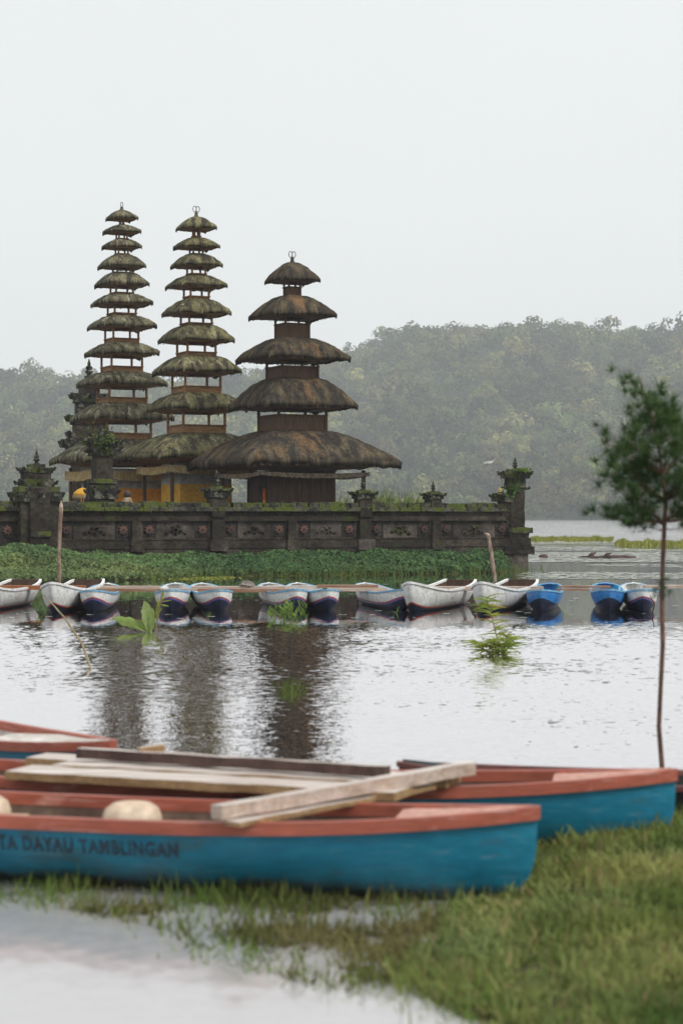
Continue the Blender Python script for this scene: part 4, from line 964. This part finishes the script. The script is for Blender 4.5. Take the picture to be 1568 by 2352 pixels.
CAN_ROWS = [(0.0, 3), (0.12, 3), (0.34, 3), (0.42, 2), (0.48, 1), (0.54, 0), (0.62, 0), (0.75, 0), (0.88, 0), (1.0, 0)]
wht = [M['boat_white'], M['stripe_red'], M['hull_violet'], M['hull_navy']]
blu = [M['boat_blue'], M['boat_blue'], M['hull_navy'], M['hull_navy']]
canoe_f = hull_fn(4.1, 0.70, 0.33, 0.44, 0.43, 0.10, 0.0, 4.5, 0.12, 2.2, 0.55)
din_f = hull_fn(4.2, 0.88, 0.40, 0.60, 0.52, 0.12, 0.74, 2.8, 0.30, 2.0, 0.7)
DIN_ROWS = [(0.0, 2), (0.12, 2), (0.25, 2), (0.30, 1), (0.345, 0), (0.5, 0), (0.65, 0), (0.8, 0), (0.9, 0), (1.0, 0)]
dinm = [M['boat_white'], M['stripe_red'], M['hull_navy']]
canoes = [(214, 247, 38.6, 'white canoe with blue rim, bow on, nearest to the leftmost mooring post'),
          (393, 404, 38.8, 'white canoe with blue rim directly behind the banana plant'),
          (506, 463, 38.8, 'white canoe turned slightly right, touching the canoe behind the banana plant'),
          (683, 616, 39.0, 'white canoe behind the reed clump, left of its pair'),
          (757, 681, 39.0, 'white canoe behind the reed clump, right of its pair'),
          (927, 835, 39.0, 'long white canoe with blue rim beside the dinghy in mid row')]
G_ = 'row boats moored in a line before the temple'
def rowboat(kind, xb, xs, Yb, label, mats, inside, rim, nm):
    bow = Vector((PX(xb, Yb), Yb)); d0 = 4.1
    Ys = Yb + 4.05; st = Vector((PX(xs, Ys), Ys)); hd = (bow - st); 
    c = bow - hd.normalized() * (2.05 if kind == 'c' else 2.1)
    if kind == 'c': return make_boat(nm, label, canoe_f, CAN_ROWS, mats, inside, rim, 0.04, 0.034, c, hd, G_, False, 0.10, mats[0], ((0.35, 0.22, -0.02, M['plank_light']), (-0.35, 0.22, -0.02, M['plank_light'])), nst=30, tilt=random.gauss(0, 0.015), bow_rise=0.15)
    return make_boat(nm, label, din_f, DIN_ROWS, mats, inside, rim, 0.06, 0.045, c, hd, G_, True, 0.14, rim, ((0.1, 0.25, -0.06, M['plank_light']), (-0.55, 0.25, -0.05, M['plank_light'])), nst=30, tilt=random.gauss(0, 0.015))
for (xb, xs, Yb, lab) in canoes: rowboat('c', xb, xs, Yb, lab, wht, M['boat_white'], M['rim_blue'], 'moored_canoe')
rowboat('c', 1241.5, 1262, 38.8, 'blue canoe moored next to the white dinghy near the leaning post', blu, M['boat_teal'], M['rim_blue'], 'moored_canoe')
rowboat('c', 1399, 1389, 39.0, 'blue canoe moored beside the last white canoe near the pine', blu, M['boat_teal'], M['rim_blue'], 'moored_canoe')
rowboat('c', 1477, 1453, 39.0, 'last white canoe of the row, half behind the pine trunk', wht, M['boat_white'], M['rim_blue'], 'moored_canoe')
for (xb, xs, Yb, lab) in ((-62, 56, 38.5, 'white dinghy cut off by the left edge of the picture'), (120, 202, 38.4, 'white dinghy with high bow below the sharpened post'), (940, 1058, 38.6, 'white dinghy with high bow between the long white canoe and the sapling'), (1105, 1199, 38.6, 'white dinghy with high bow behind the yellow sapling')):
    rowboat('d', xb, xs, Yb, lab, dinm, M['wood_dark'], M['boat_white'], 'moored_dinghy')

# planks laid across the boats
def plank(label, x0, x1, y0, Y, depth, th, m, y1=None, group='planks laid across the moored boats'):
    a = P(x0, y0, Y); b_ = P(x1, y1 or y0, Y); a.z -= th / 2; b_.z -= th / 2; c = (a + b_) / 2
    e = empty('plank', c); tag(e, label, 'plank', group); m_ = MB(); d = depth
    m_.beam(a - c, b_ - c, d, th); o = m_.build('board', m, e); return e
plank('rust brown plank across the two leftmost dinghies', -60, 196, 1345, 41.2, 0.30, 0.085, M['plank_rust'])
plank('pale short plank between the banana plant and the left white canoe', 236, 368, 1346, 41.6, 0.30, 0.05, M['plank_light'])
plank('brown plank under the pale boards left of the banana plant', 224, 372, 1351.5, 41.0, 0.25, 0.06, M['plank_brown'])
plank('narrow plank across the canoe behind the banana plant', 370, 470, 1352, 40.9, 0.18, 0.05, M['plank_light'])
plank('long pale plank between the paired canoes in mid row', 440, 655, 1346.5, 41.4, 0.30, 0.055, M['plank_light'])
plank('long brown plank under the coiled rope', 455, 665, 1352, 40.8, 0.22, 0.075, M['plank_brown'])
plank('grey plank across the canoes behind the reed clump', 612, 735, 1345.5, 41.7, 0.25, 0.055, M['plank_grey'])
plank('brown plank from the reed clump to the long canoe', 729, 868, 1343.5, 41.5, 0.35, 0.055, M['plank_brown'])
plank('lighter plank lying over the side of the long canoe', 752, 888, 1350.5, 40.9, 0.25, 0.065, M['plank_light'])
plank('tan plank over the two right hand dinghies', 990, 1246, 1347, 41.2, 0.30, 0.085, M['plank_light'])
plank('upper thin brown plank between the two blue canoes', 1282, 1400, 1345.5, 41.6, 0.22, 0.04, M['plank_brown'])
plank('lower thin brown plank between the two blue canoes', 1276, 1410, 1352.5, 41.0, 0.15, 0.04, M['plank_brown'])
plank('pale plank running behind the pine trunk', 1478, 1640, 1344, 41.3, 0.35, 0.06, M['plank_light'])
e = empty('rope_coil', P(567, 1346, 41.3)); tag(e, 'heap of grey rope lying on the long plank', 'rope'); b = MB()
for k in range(5):
    r_ = 0.15 - 0.02 * k; pts = [Vector((r_ * math.cos(t_) * (1 + 0.15 * math.sin(3 * t_ + k)), 0.6 * r_ * math.sin(t_), 0.015 + 0.018 * k + 0.012 * math.sin(2 * t_ + k))) for t_ in np.linspace(0, 2 * math.pi, 20)]
    b.tube(pts, 0.016, 5, cap=False)
b.build('coils', M['rope'], e)

# ------------------------------------------------------------------ plants standing in the water
def broad_leaf(b, base, tip, width, curl, side, droop=0.1, tear=0.0):
    base = Vector(base); tip = Vector(tip); side = Vector(side).normalized(); d = tip - base; n_ = 9; prev = None
    up = side.cross(d).normalized()
    for i in range(n_ + 1):
        t_ = i / n_; wd = width * (math.sin(math.pi * min(1, t_ * 0.92 + 0.06)) ** 0.7); c = base + d * t_ + Vector((0, 0, -droop * t_ * t_))
        jit = 0.012 * math.sin(i * 2.3)
        cur = (b.vert(c - side * (wd + jit) + up * curl * wd), b.vert(c), b.vert(c + side * (wd - jit) + up * curl * wd))
        if prev: b.face((prev[0], prev[1], cur[1], cur[0])); b.face((prev[1], prev[2], cur[2], cur[1]))
        prev = cur
Yb = 32.0
e = empty('banana_plant', P(345, 1458, Yb)); e.location.z = 0; tag(e, 'broad leaved bright green banana plant standing in the water', 'plant')
def loc(x, y): v = P(x, y, Yb); return v - e.location
for (x0, y0, x1, y1, wd, curl, sd, dr) in ((345, 1452, 334, 1380, 0.10, 0.2, (1, 0.2, 0), 0), (347, 1452, 351, 1397, 0.055, 0.3, (1, 0.5, 0), 0), (338, 1440, 259, 1416, 0.085, -0.5, (0.3, 0.3, 1), 0.02), (340, 1452, 302, 1432, 0.06, 0.3, (0, 1, 0.7), 0.03), (338, 1456, 282, 1457, 0.05, 0.2, (0.0, 1, 0.3), 0.0)):
    b = MB(); broad_leaf(b, loc(x0, y0), loc(x1, y1), wd, curl, sd, dr); b.build('leaf', M['leaf_banana'], e, smooth=True)
b = MB(); b.tube([loc(347, 1470), loc(346, 1450), loc(344, 1438)], [0.03, 0.028, 0.02], 7); b.build('stem', M['leaf_banana'], e)
e = empty('water_stalk', P(358, 1460, Yb)); e.location.z = 0; tag(e, 'thin stalk with yellow leaves beside the banana plant', 'plant')
b = MB(); b.tube([loc(357, 1478), loc(359, 1440), loc(366, 1400), loc(371, 1368), loc(374, 1350)], [0.014, 0.013, 0.011, 0.008, 0.005], 6); b.build('stem', M['stick'], e)
b = MB()
for (x0, y0, x1, y1) in ((362, 1420, 360, 1385), (366, 1400, 362, 1370), (370, 1385, 376, 1352), (371, 1378, 386, 1364), (371, 1382, 394, 1376), (368, 1388, 388, 1390), (361, 1430, 358, 1400), (364, 1410, 372, 1392)):
    broad_leaf(b, loc(x0, y0), loc(x1, y1), 0.022, 0.3, (0.6, 0.5, 0.4), 0.02)
b.build('leaves', M['leaf_yellow'], e, tint=True)['kind'] = 'stuff'
def clump(name, label, x, y, Y, w_, h, n_, m, tintv, bend=0.5, wd=0.012, leafy=True):
    e = empty(name, (PX(x, Y), Y, -0.02)); tag(e, label, 'reeds'); b = MB()
    for k in range(n_):
        px = random.gauss(0, w_ / 2.2); py = random.gauss(0, 0.14); hh = h * random.uniform(0.45, 1.1) * math.exp(-(px / w_) ** 2 * .6); g = random.uniform(0.75, 1.3); tv = tuple(q_ * g for q_ in tintv)
        lean = random.gauss(0, 0.12)
        b.blade((px, py, 0), (px + lean, py, hh), wd * 0.8, (1, 0, 0), 0.1, tv, seg=3)
        if leafy:
            for _ in range(3):
                q_ = random.uniform(0.4, 0.95); c = Vector((px + lean * q_, py, hh * q_)); s_ = random.choice((-1, 1))
                b.blade(c, c + Vector((s_ * random.uniform(0.02, 0.09), random.gauss(0, .04), random.uniform(0.04, 0.17))), wd * 1.5, (0.8, 0.4, 0.3), 0.35, tv, seg=3)
    b.build('stems', m, e, tint=True)['kind'] = 'stuff'; return e
Yk = EYE * FOC / (1428 - 1185)
clump('reed_clump', 'leafy green reed clump in front of the paired canoes', 668, 1428, Yk, 0.34, 0.36, 46, M['reed'], (1.5, 1.5, 1.2))
clump('reed_clump', 'few short reeds sprouting from the water below the paired canoes', 670, 1590, EYE * FOC / (1592 - 1185), 0.20, 0.24, 36, M['reed'], (1.0, 1.0, 0.7), leafy=False)
clump('reed_clump', 'single small reed sprig left of the reed clump', 635, 1425, Yk + 1, 0.05, 0.2, 6, M['reed'], (1.4, 1.4, 1.0))
for i, x in enumerate((84, 478, 1300, 910)):
    clump('reed_clump', ('lone reed sprout by the leftmost dinghy', 'lone reed sprout below the canoe pair left of centre', 'lone reed sprout between the blue canoes', 'lone reed sprout at the bow of the long canoe')[i], x, 1425, EYE * FOC / ((1422, 1418, 1412, 1408)[i] - 1185), 0.04, 0.18, 5, M['reed'], (1.3, 1.4, 0.8), leafy=False)
# yellow sapling
Ys = 27.0; e = empty('water_sapling', (PX(1140, Ys), Ys, 0)); tag(e, 'yellow green narrow leaved sapling growing out of the lake', 'sapling')
def loc(x, y): v = P(x, y, Ys); return v - e.location
stems = [[(1145, 1512), (1142, 1470), (1132, 1430), (1122, 1395), (1115, 1365)], [(1148, 1512), (1158, 1480), (1168, 1455)], [(1135, 1512), (1110, 1490), (1096, 1475)], [(1150, 1512), (1165, 1490), (1180, 1465)]]
for st in stems:
    b = MB(); b.tube([loc(*p) for p in st], [0.012 - 0.009 * i / (len(st) - 1) for i in range(len(st))], 5); b.build('stem', M['stick'], e)
b = MB()
for st in stems:
    for i in range(len(st) - 1):
        for k in range(17):
            t_ = random.random(); x = st[i][0] * (1 - t_) + st[i + 1][0] * t_; y = st[i][1] * (1 - t_) + st[i + 1][1] * t_; c = loc(x, y); c.y += random.gauss(0, .05)
            s_ = random.choice((-1, 1)); g = random.uniform(0.75, 1.3); gr = random.uniform(0.6, 1.1)
            b.blade(c, c + Vector((s_ * random.uniform(0.05, 0.17), random.gauss(0, .08), random.uniform(-0.02, 0.14))), 0.022, (0.2, 0.4, 1), 0.7, (g * (1.5 - 0.6 * gr), g, g * 0.7), seg=3)
for k in range(90):
    c = loc(random.gauss(1140, 20), random.gauss(1495, 12)); g = random.uniform(0.5, 1.1)
    b.blade(c, c + Vector((random.gauss(0, .1), random.gauss(0, .1), random.uniform(0.02, 0.16))), 0.022, (1, 0.4, 0.2), 0.6, (g * 0.95, g * 0.9, g * .8), seg=3)
b.build('leaves', M['leaf_yellow'], e, tint=True)['kind'] = 'stuff'

# ------------------------------------------------------------------ near shore: grassy bank
SHORE = [(-3.4, 10.1), (-1.70, 9.80), (-1.22, 9.42), (-0.75, 8.95), (-0.58, 8.60), (-0.50, 8.36), (-0.24, 8.12), (0.02, 7.84), (0.20, 7.98), (0.34, 7.72), (0.52, 7.40), (0.70, 7.12), (0.95, 6.85), (1.1, 6.2), (1.3, 5.0), (7, 4.0), (8, 13.2), (1.5, 12.3), (0.3, 11.5), (-1.0, 11.2), (-2.2, 10.9), (-3.4, 10.6)]
def inside_d(x, y):
    """signed distance to the shore polygon, positive on land"""
    c = False; dm = 1e9; n_ = len(SHORE)
    for i in range(n_):
        x1, y1 = SHORE[i]; x2, y2 = SHORE[(i + 1) % n_]
        if (y1 > y) != (y2 > y) and x < (x2 - x1) * (y - y1) / (y2 - y1) + x1: c = not c
        dx, dy = x2 - x1, y2 - y1; t_ = max(0, min(1, ((x - x1) * dx + (y - y1) * dy) / (dx * dx + dy * dy)))
        dm = min(dm, math.hypot(x - x1 - t_ * dx, y - y1 - t_ * dy))
    return dm if c else -dm
def ground_h(x, y):
    d = inside_d(x, y); nz_ = noise.noise(Vector((x * 1.8, y * 1.8, 0)))
    if d < 0: return max(-0.35, d * 0.35 + 0.025 * nz_)
    wet = max(0.0, min(1.0, (x - 0.75) / 1.5))
    dry = max(0.0, min(1.0, (x - 0.05 - 0.25 * (y - 8.5)) / 0.7))
    return -0.022 + 0.052 * dry + 0.05 * (nz_ + 0.5 * noise.noise(Vector((x * 7, y * 9, 6)))) * (1 - dry) + (0.16 * wet) * min(1.0, d / 1.2) + 0.025 * nz_ * (0.3 + wet) + 0.012 * noise.noise(Vector((x * 6, y * 6, 2)))
mb = MB(); ids = {}; NX, NY = 96, 96
for i in range(NX + 1):
    for j in range(NY + 1):
        x = -4.0 + 9.0 * i / NX; y = 3.8 + 10.0 * j / NY; ids[i, j] = mb.vert((x, y, ground_h(x, y)))
for i in range(NX):
    for j in range(NY): mb.face((ids[i, j], ids[i + 1, j], ids[i + 1, j + 1], ids[i, j + 1]))
tag(mb.build('shore_ground', M['soil'], smooth=True), kind='structure')
def lawn():
    base, tip, sidev, wd, tint = [], [], [], [], []
    n_ = 0
    while n_ < 92000:
        y = random.uniform(5.6, 12.2); x = random.uniform(-0.195 * y, 0.42 * y); d = inside_d(x, y)
        if d < -0.05: continue
        wet = max(0.0, min(1.0, (x - 0.05 - 0.25 * (y - 8.5)) / 0.7))
        dn = noise.noise(Vector((x * 2.2, y * 2.2, 4)))
        if random.random() > 0.30 + 0.70 * wet and dn < 0.16: continue
        if d < 0.12 and random.random() < 0.5: continue
        if noise.noise(Vector((x * 3.1, y * 2.2, 14))) + 0.35 * noise.noise(Vector((x * 9, y * 7, 3))) > 0.22 and random.random() < 0.85: continue
        h = random.uniform(0.014, 0.04) * (1 + 0.8 * dn) + (0.08 * random.random() ** 8)
        if wet < 0.4: h *= 1.3
        z = ground_h(x, y); base.append((x, y, z - 0.01)); tip.append((x + random.gauss(0, .035), y + random.gauss(0, .03), z + h))
        a_ = random.uniform(0, 3.14); sidev.append((math.cos(a_), math.sin(a_), 0)); wd.append(random.uniform(0.004, 0.009))
        g = random.uniform(0.7, 1.35); br = random.random(); pt = noise.noise(Vector((x * 1.1, y * 1.4, 8)))
        if wet < 0.4: tint.append((g * 0.72, g * 0.62, g * 0.55))
        elif br < 0.10: tint.append((g * 1.5, g * 1.05, g * 1.2))
        else: tint.append((g * (1.0 + 0.8 * pt), g * (1.05 + 0.5 * pt), g * (0.8 + 0.4 * pt)))
        n_ += 1
    B = np.array(base); Tp = np.array(tip); S_ = np.array(sidev) * np.array(wd)[:, None]; mid = B * 0.45 + Tp * 0.55 + np.array((0, 0, 0.008))
    V = np.stack([B - S_, B + S_, mid + S_ * 0.8, mid - S_ * 0.8, Tp + S_ * 0.15, Tp - S_ * 0.15], axis=1).reshape(-1, 3)
    i0 = np.arange(n_)[:, None] * 6; Fq = np.vstack([i0 + np.array([[0, 1, 2, 3]]), i0 + np.array([[3, 2, 4, 5]])])
    tag(npmesh('shore_grass', V, Fq, M['grass'], np.repeat(np.array(tint), 6, axis=0)), 'short green grass growing on the near bank', 'grass', kind='stuff')
lawn()
b = MB()
for k in range(1500):
    # taller weeds along the near canoe and the wet margin
    if k % 3: 
        t_ = random.uniform(0.25, 3.4); x = 0.94 - 0.961 * t_ + random.gauss(0, .05); y = 9.2 + 0.276 * t_ + random.gauss(-0.12, 0.16)
        if noise.noise(Vector((t_ * 2.6, 1, 1))) < -0.05: continue
        h = random.uniform(0.03, 0.08) + 0.14 * random.random() ** 4
    else:
        i = random.randrange(0, 12); u = random.random(); x = SHORE[i][0] * (1 - u) + SHORE[i + 1][0] * u; y = SHORE[i][1] * (1 - u) + SHORE[i + 1][1] * u; x += random.gauss(0, .1); y += random.gauss(0.05, .1); h = random.uniform(0.04, 0.12)
    z = max(-0.02, ground_h(x, y)); g = random.uniform(0.7, 1.5)
    b.blade((x, y, z - 0.01), (x + random.gauss(0, .05), y + random.gauss(0, .04), z + h), 0.009, (1, random.gauss(0, .4), 0), random.uniform(0, .6), (g, g, g * .8), seg=3)
tag(b.build('margin_weeds', M['reed'], tint=True), 'taller weeds along the water margin in front of the near canoe', 'weeds', kind='stuff')

# ------------------------------------------------------------------ near canoes
near_f = hull_fn(5.2, 0.78, 0.375, 0.475, 0.48, 0.02, 0.0, 3.4, 0.16, 2.6, 0.9, 4.0)
NR = [(0.0, 0), (0.12, 0), (0.25, 0), (0.4, 0), (0.55, 0), (0.7, 0), (0.85, 0), (1.0, 0)]
def near_canoe(label, bow, ang, mats, rim, inside, zoff, seats=(), deck=0.15, deck_mat=None, f=near_f, rh=0.064):
    hd = Vector((math.cos(ang), math.sin(ang))); c = Vector(bow) - hd * 2.6
    return make_boat('beached_canoe', label, f, NR, mats, inside, rim, 0.055, rh, c, hd, 'canoes drawn up on the near bank', False, deck, deck_mat, seats, nst=40, zoff=zoff), c, hd
A1 = R(-16)
C1, c1, h1 = near_canoe('nearest blue canoe with red rim and black lettering on its side', (0.96, 9.62), A1, [M['canoe_blue']], M['canoe_red'], M['canoe_inside'], -0.012, ((-0.55, 0.2, 0.0, M['seat_cream']),), 0.26, M['canoe_deck'])
C2, c2, h2 = near_canoe('blue canoe with red rim behind the nearest one, bow towards the pine', (1.87, 10.98), R(-10), [M['canoe_blue']], M['canoe_red'], M['canoe_inside'], -0.005, (), 0.26, M['canoe_deck'])
C3, c3, h3 = near_canoe('dark hulled canoe with thin dull red rim behind the blue ones', (5.55, 12.0), R(-1), [M['hull_dark']], M['rim_maroon'], M['hull_dark'], -0.10, (), 0.1, M['hull_dark'], rh=0.03)
C4, c4, h4 = near_canoe('blue canoe with white deck and red rim at the left edge of the frame', (-1.42, 12.15), R(-54), [M['canoe_blue']], M['canoe_red'], M['deck_white'], 0.02, (), 0.5, M['deck_white'], rh=0.06)
# moulded round seat in the nearest canoe
b = MB(); p = near_f(0.03, 0.8)
b.lathe([(0.15, 0), (0.155, 0.06), (0.14, 0.10), (0.10, 0.125), (0.03, 0.135)], n=18); so = b.build('bucket_seat', M['seat_cream'], C1, smooth=True)
so.location = (0.46, 0.02, 0.275); so.scale = (1.0, 1.0, 1.1)
b = MB(); b.box((0.46, 0, 0.25), (0.26, 0.66, 0.06)); b.build('seat_board', M['seat_cream'], C1)
b = MB(); b.lathe([(0.15, 0), (0.155, 0.06), (0.14, 0.10), (0.10, 0.125), (0.03, 0.135)], n=18); so = b.build('bucket_seat', M['seat_cream'], C1, smooth=True)
so.location = (-0.40, 0.02, 0.275); so.scale = (1.0, 1.0, 1.1)
b = MB(); b.box((-0.40, 0, 0.25), (0.26, 0.66, 0.06)); b.build('seat_board', M['seat_cream'], C1)
# painted lettering on the near side of the nearest canoe
cu = bpy.data.curves.new('lettering', 'FONT'); cu.body = 'TA DAYAU TAMBLINGAN'; cu.size = 0.105; cu.space_character = 1.12; cu.resolution_u = 2; cu.offset = 0.0022
to = bpy.data.objects.new('lettering', cu); COL.objects.link(to)
dg = bpy.context.evaluated_depsgraph_get(); dg.update(); tm_ = bpy.data.meshes.new_from_object(to.evaluated_get(dg)); bpy.data.objects.remove(to); bpy.data.curves.remove(cu)
tw = max(v.co.x for v in tm_.vertices)
def hull_at(xl, zl):
    """point of the near (right-hand) hull side at local x and height"""
    s = max(-0.999, min(0.999, xl / 2.6)); lo_, hi_ = 0.0, 1.0
    for _ in range(24):
        m_ = (lo_ + hi_) / 2
        if near_f(s, m_).z < zl: lo_ = m_
        else: hi_ = m_
    return near_f(s, (lo_ + hi_) / 2)
# local x of the first and last letter
def xl_of(xpix):
    best = None
    for k in range(400):
        xl = -2.5 + 5 * k / 400; p = hull_at(xl, 0.22); wp = Vector((c1.x + h1.x * xl + h1.y * p.y, c1.y + h1.y * xl - h1.x * p.y)); px = 784 + wp.x / wp.y * FOC
        if best is None or abs(px - xpix) < best[0]: best = (abs(px - xpix), xl)
    return best[1]
xa, xb = xl_of(-4), xl_of(410)
vs = []
for v in tm_.vertices:
    xl = xa + (xb - xa) * v.co.x / tw; zl = 0.212 + v.co.y * 1.0; p = hull_at(xl, zl); vs.append((xl, -p.y - 0.005, zl))
tm2 = bpy.data.meshes.new('lettering'); tm2.from_pydata(vs, [], [tuple(p.vertices) for p in tm_.polygons]); tm2.materials.append(M['letter_ink'])
lo = bpy.data.objects.new('lettering', tm2); COL.objects.link(lo); lo.parent = C1; bpy.data.meshes.remove(tm_)

# boards and beams lying across the near canoes
def board(label, a, b_, wd, th, m, name='loose_board', group='boards lying across the near canoes'):
    a = Vector(a); b_ = Vector(b_); c = (a + b_) / 2; e = empty(name, c); tag(e, label, 'board', group); m_ = MB()
    d = b_ - a; L_ = d.length; x = d.normalized(); y = Vector((0, 0, 1)).cross(x).normalized(); z = x.cross(y); n_ = 16; rings = []
    for i in range(n_ + 1):
        t_ = i / n_; ring = []
        for (sy, sz) in ((-1, -1), (1, -1), (1, 1), (-1, 1)):
            j = noise.noise_vector(Vector((a.x * 7 + t_ * L_ * 5, sy * 2, sz * 2))) * 0.007
            ring.append(m_.vert(x * (t_ - 0.5) * L_ + y * sy * wd / 2 + z * sz * th / 2 + j))
        rings.append(ring)
    for i in range(n_):
        for k in range(4): m_.face((rings[i][k], rings[i][(k + 1) % 4], rings[i + 1][(k + 1) % 4], rings[i + 1][k]), 0 if k == 2 else 1)  # weathered top face, made paler still to paint in glaring daylight
    m_.face(rings[0][::-1], 1); m_.face(rings[-1], 1)
    m_.build('timber', [M['plank_grey'], m], e); return e
def up(x, y, z): Y = FOC * (EYE - z) / (y - 1185); return Vector((PX(x, Y), Y, z))
fl, fr = up(12, 1768, 0.455), up(905, 1818, 0.455)
nrm = Vector((0.2, 0.98, 0)).normalized()
dd = (fr - fl).normalized(); pn = Vector((-dd.y, dd.x, 0))
def off(p, k, dz=-0.03): q_ = p + pn * k; q_.z += dz; return q_
board('front tan edged weathered board of the platform over the canoes', off(fl, 0.15), off(fr, 0.15), 0.30, 0.045, M['plank_tan'])
board('bleached middle board of the platform over the canoes', off(fl, 0.425, -0.022) + dd * 0.12, off(fr, 0.425, -0.022), 0.235, 0.045, M['plank_tan'])
board('bleached rear board of the platform over the canoes', off(fl, 0.68, -0.026) - dd * 0.2, off(fr, 0.68, -0.026) + dd * 0.1, 0.25, 0.045, M['plank_tan'])
board('dark sided square timber lying along the back of the platform', up(182, 1729, 0.50), up(890, 1772, 0.50), 0.07, 0.06, M['log'], 'square_timber')
ba, bb_ = up(497, 1866, 0.445), up(1080, 1763, 0.50)
board('grey weathered beam laid slantwise over the two blue canoes', ba, bb_, 0.085, 0.066, M['plank_light'], 'cross_beam')
board('yellowish slat under the slanting grey beam', up(532, 1893, 0.395), up(985, 1806, 0.42), 0.10, 0.025, M['plank_tan'], 'wooden_lath')
board('short tan offcut standing behind the square timber', up(320, 1728, 0.52), up(377, 1722, 0.53), 0.06, 0.06, M['plank_tan'], 'wood_offcut')

# ------------------------------------------------------------------ young pine
Yt = 13.4; e = empty('pine_tree', (PX(1517, Yt), Yt, 0)); tag(e, 'slim young pine with tufted crown standing at the right of the shore', 'tree')
def tl(x, y, dy=0.0): v = P(x, y, Yt); v.y += dy; return v - e.location
tr = [tl(1518, 1820), tl(1519, 1760), tl(1512, 1670), tl(1516, 1580), tl(1521, 1480), tl(1519, 1380), tl(1521, 1290), tl(1525, 1200), tl(1528, 1150), tl(1520, 1090), tl(1510, 1020), tl(1495, 960), tl(1478, 905), tl(1466, 865)]
rad = [0.020, 0.018, 0.0165, 0.016, 0.017, 0.0165, 0.016, 0.016, 0.014, 0.012, 0.010, 0.008, 0.006, 0.004]
b = MB(); b.tube(tr, rad, 9); b.build('trunk', M['pine_bark'], e, smooth=True)
nb = MB()
def tuft(c, d, L_, n_):
    d = Vector(d).normalized()
    for _ in range(n_):
        v = (d * random.uniform(0.1, 1.0) + Vector((random.gauss(0, .62), random.gauss(0, .62), random.gauss(0.08, .55)))).normalized(); g = random.uniform(0.6, 1.35); yl = random.random()
        nb.blade(c, Vector(c) + v * L_ * random.uniform(0.6, 1.1), 0.005, v.cross(Vector((random.random(), random.random(), 1))), 0.05, (g * (1 + 0.5 * yl), g, g * 0.9), seg=1)
def branch(p0, p1, sag=0.02, r0=0.006, dens=7):
    p0 = Vector(p0); p1 = Vector(p1); pts = []
    for i in range(7):
        t_ = i / 6; pts.append(p0.lerp(p1, t_) + Vector((0, 0, -sag * math.sin(math.pi * t_))) + noise.noise_vector(Vector((p0.z * 9 + t_ * 2, p1.x * 5, 0))) * 0.012)
    bm_ = MB(); bm_.tube(pts, [r0 * (1 - 0.75 * i / 6) for i in range(7)], 5); bm_.build('branch', M['pine_bark'], e)
    L_ = (p1 - p0).length
    for k in range(dens):
        t_ = 0.35 + 0.65 * k / max(1, dens - 1); i = min(5, int(t_ * 6)); c = pts[i].lerp(pts[i + 1], t_ * 6 - i)
        dv = (pts[i + 1] - pts[i]).normalized() + Vector((0, 0, 0.6))
        c2_ = c + Vector((random.gauss(0, .045), random.gauss(0, .06), random.gauss(0.015, .045)))
        tuft(c2_, dv, random.uniform(0.075, 0.13), 56)
ends = [(1433, 850, .05), (1470, 905, -.1), (1440, 935, .1), (1418, 985, -.15), (1385, 985, .1), (1372, 1010, -.2), (1395, 1040, .2), (1358, 1060, 0), (1370, 1085, -.25), (1400, 1100, .3), (1430, 1120, -.3), (1368, 1178, .05), (1388, 1188, -.15), (1420, 1185, .25), (1455, 1195, -.2), (1490, 1180, .3),
        (1545, 930, .1), (1560, 985, -.2), (1600, 1010, .15), (1625, 1050, -.1), (1640, 1090, .2), (1610, 1110, -.3), (1580, 1130, .3), (1650, 1150, 0), (1600, 1180, -.2), (1560, 1060, .35), (1540, 1090, -.38), (1480, 1060, .38), (1460, 1020, -.33), (1500, 980, .3), (1530, 1010, -.3), (1450, 1080, -.1), (1490, 1110, .15), (1520, 930, 0.05), (1480, 940, .12), (1570, 1090, .05), (1440, 1050, .05), (1415, 1070, -.1)]
for k in range(9):
    yy = random.uniform(930, 1190); hwid = 40 + (yy - 900) * 0.42; ends.append((1512 + random.uniform(-1, 1.15) * hwid, yy, random.gauss(0, .2)))
for (x, y, dy) in ends:
    yb = y + 45 + abs(x - 1510) * 0.35; yb = min(max(yb, 880), 1215)
    i = min(range(len(tr)), key=lambda k: abs(tr[k].z + e.location.z - PZ(yb, Yt)))
    branch(tr[i], tl(x, y, dy), 0.015, 0.006, 8 if y > 900 else 5)
for (x0, y0, x1, y1) in ((1522, 1220, 1455, 1195), (1520, 1205, 1470, 1180), (1523, 1215, 1560, 1212)):
    bm_ = MB(); bm_.tube([tl(x0, y0), tl((x0 + x1) / 2, (y0 + y1) / 2 + 3), tl(x1, y1)], [0.005, 0.004, 0.002], 5); bm_.build('bare_branch', M['pine_bark'], e)
for k in range(16):
    c = tl(random.gauss(1519, 10), random.gauss(1350, 16), random.gauss(0, .05)); tuft(c, (random.gauss(0, 1), random.gauss(0, 1), 0.2), 0.06, 16)
nb.build('needles', M['needles'], e, tint=True)['kind'] = 'stuff'

# ------------------------------------------------------------------ damp air over the lake
b = MB(); b.box((0, 540, 84), (5200, 2400, 172)); hz = b.build('haze', M['water'])
hm = bpy.data.materials.new('haze'); hm.use_nodes = True; n = hm.node_tree.nodes; n.clear()
pv = n.new('ShaderNodeVolumePrincipled'); pv.inputs['Color'].default_value = (0.90, 0.94, 1.0, 1); pv.inputs['Density'].default_value = 0.00031; pv.inputs['Anisotropy'].default_value = 0.0
ou = n.new('ShaderNodeOutputMaterial'); hm.node_tree.links.new(pv.outputs[0], ou.inputs['Volume'])
hz.data.materials.clear(); hz.data.materials.append(hm); tag(hz, kind='stuff'); hz['label'] = 'pale damp haze in the air over the lake'
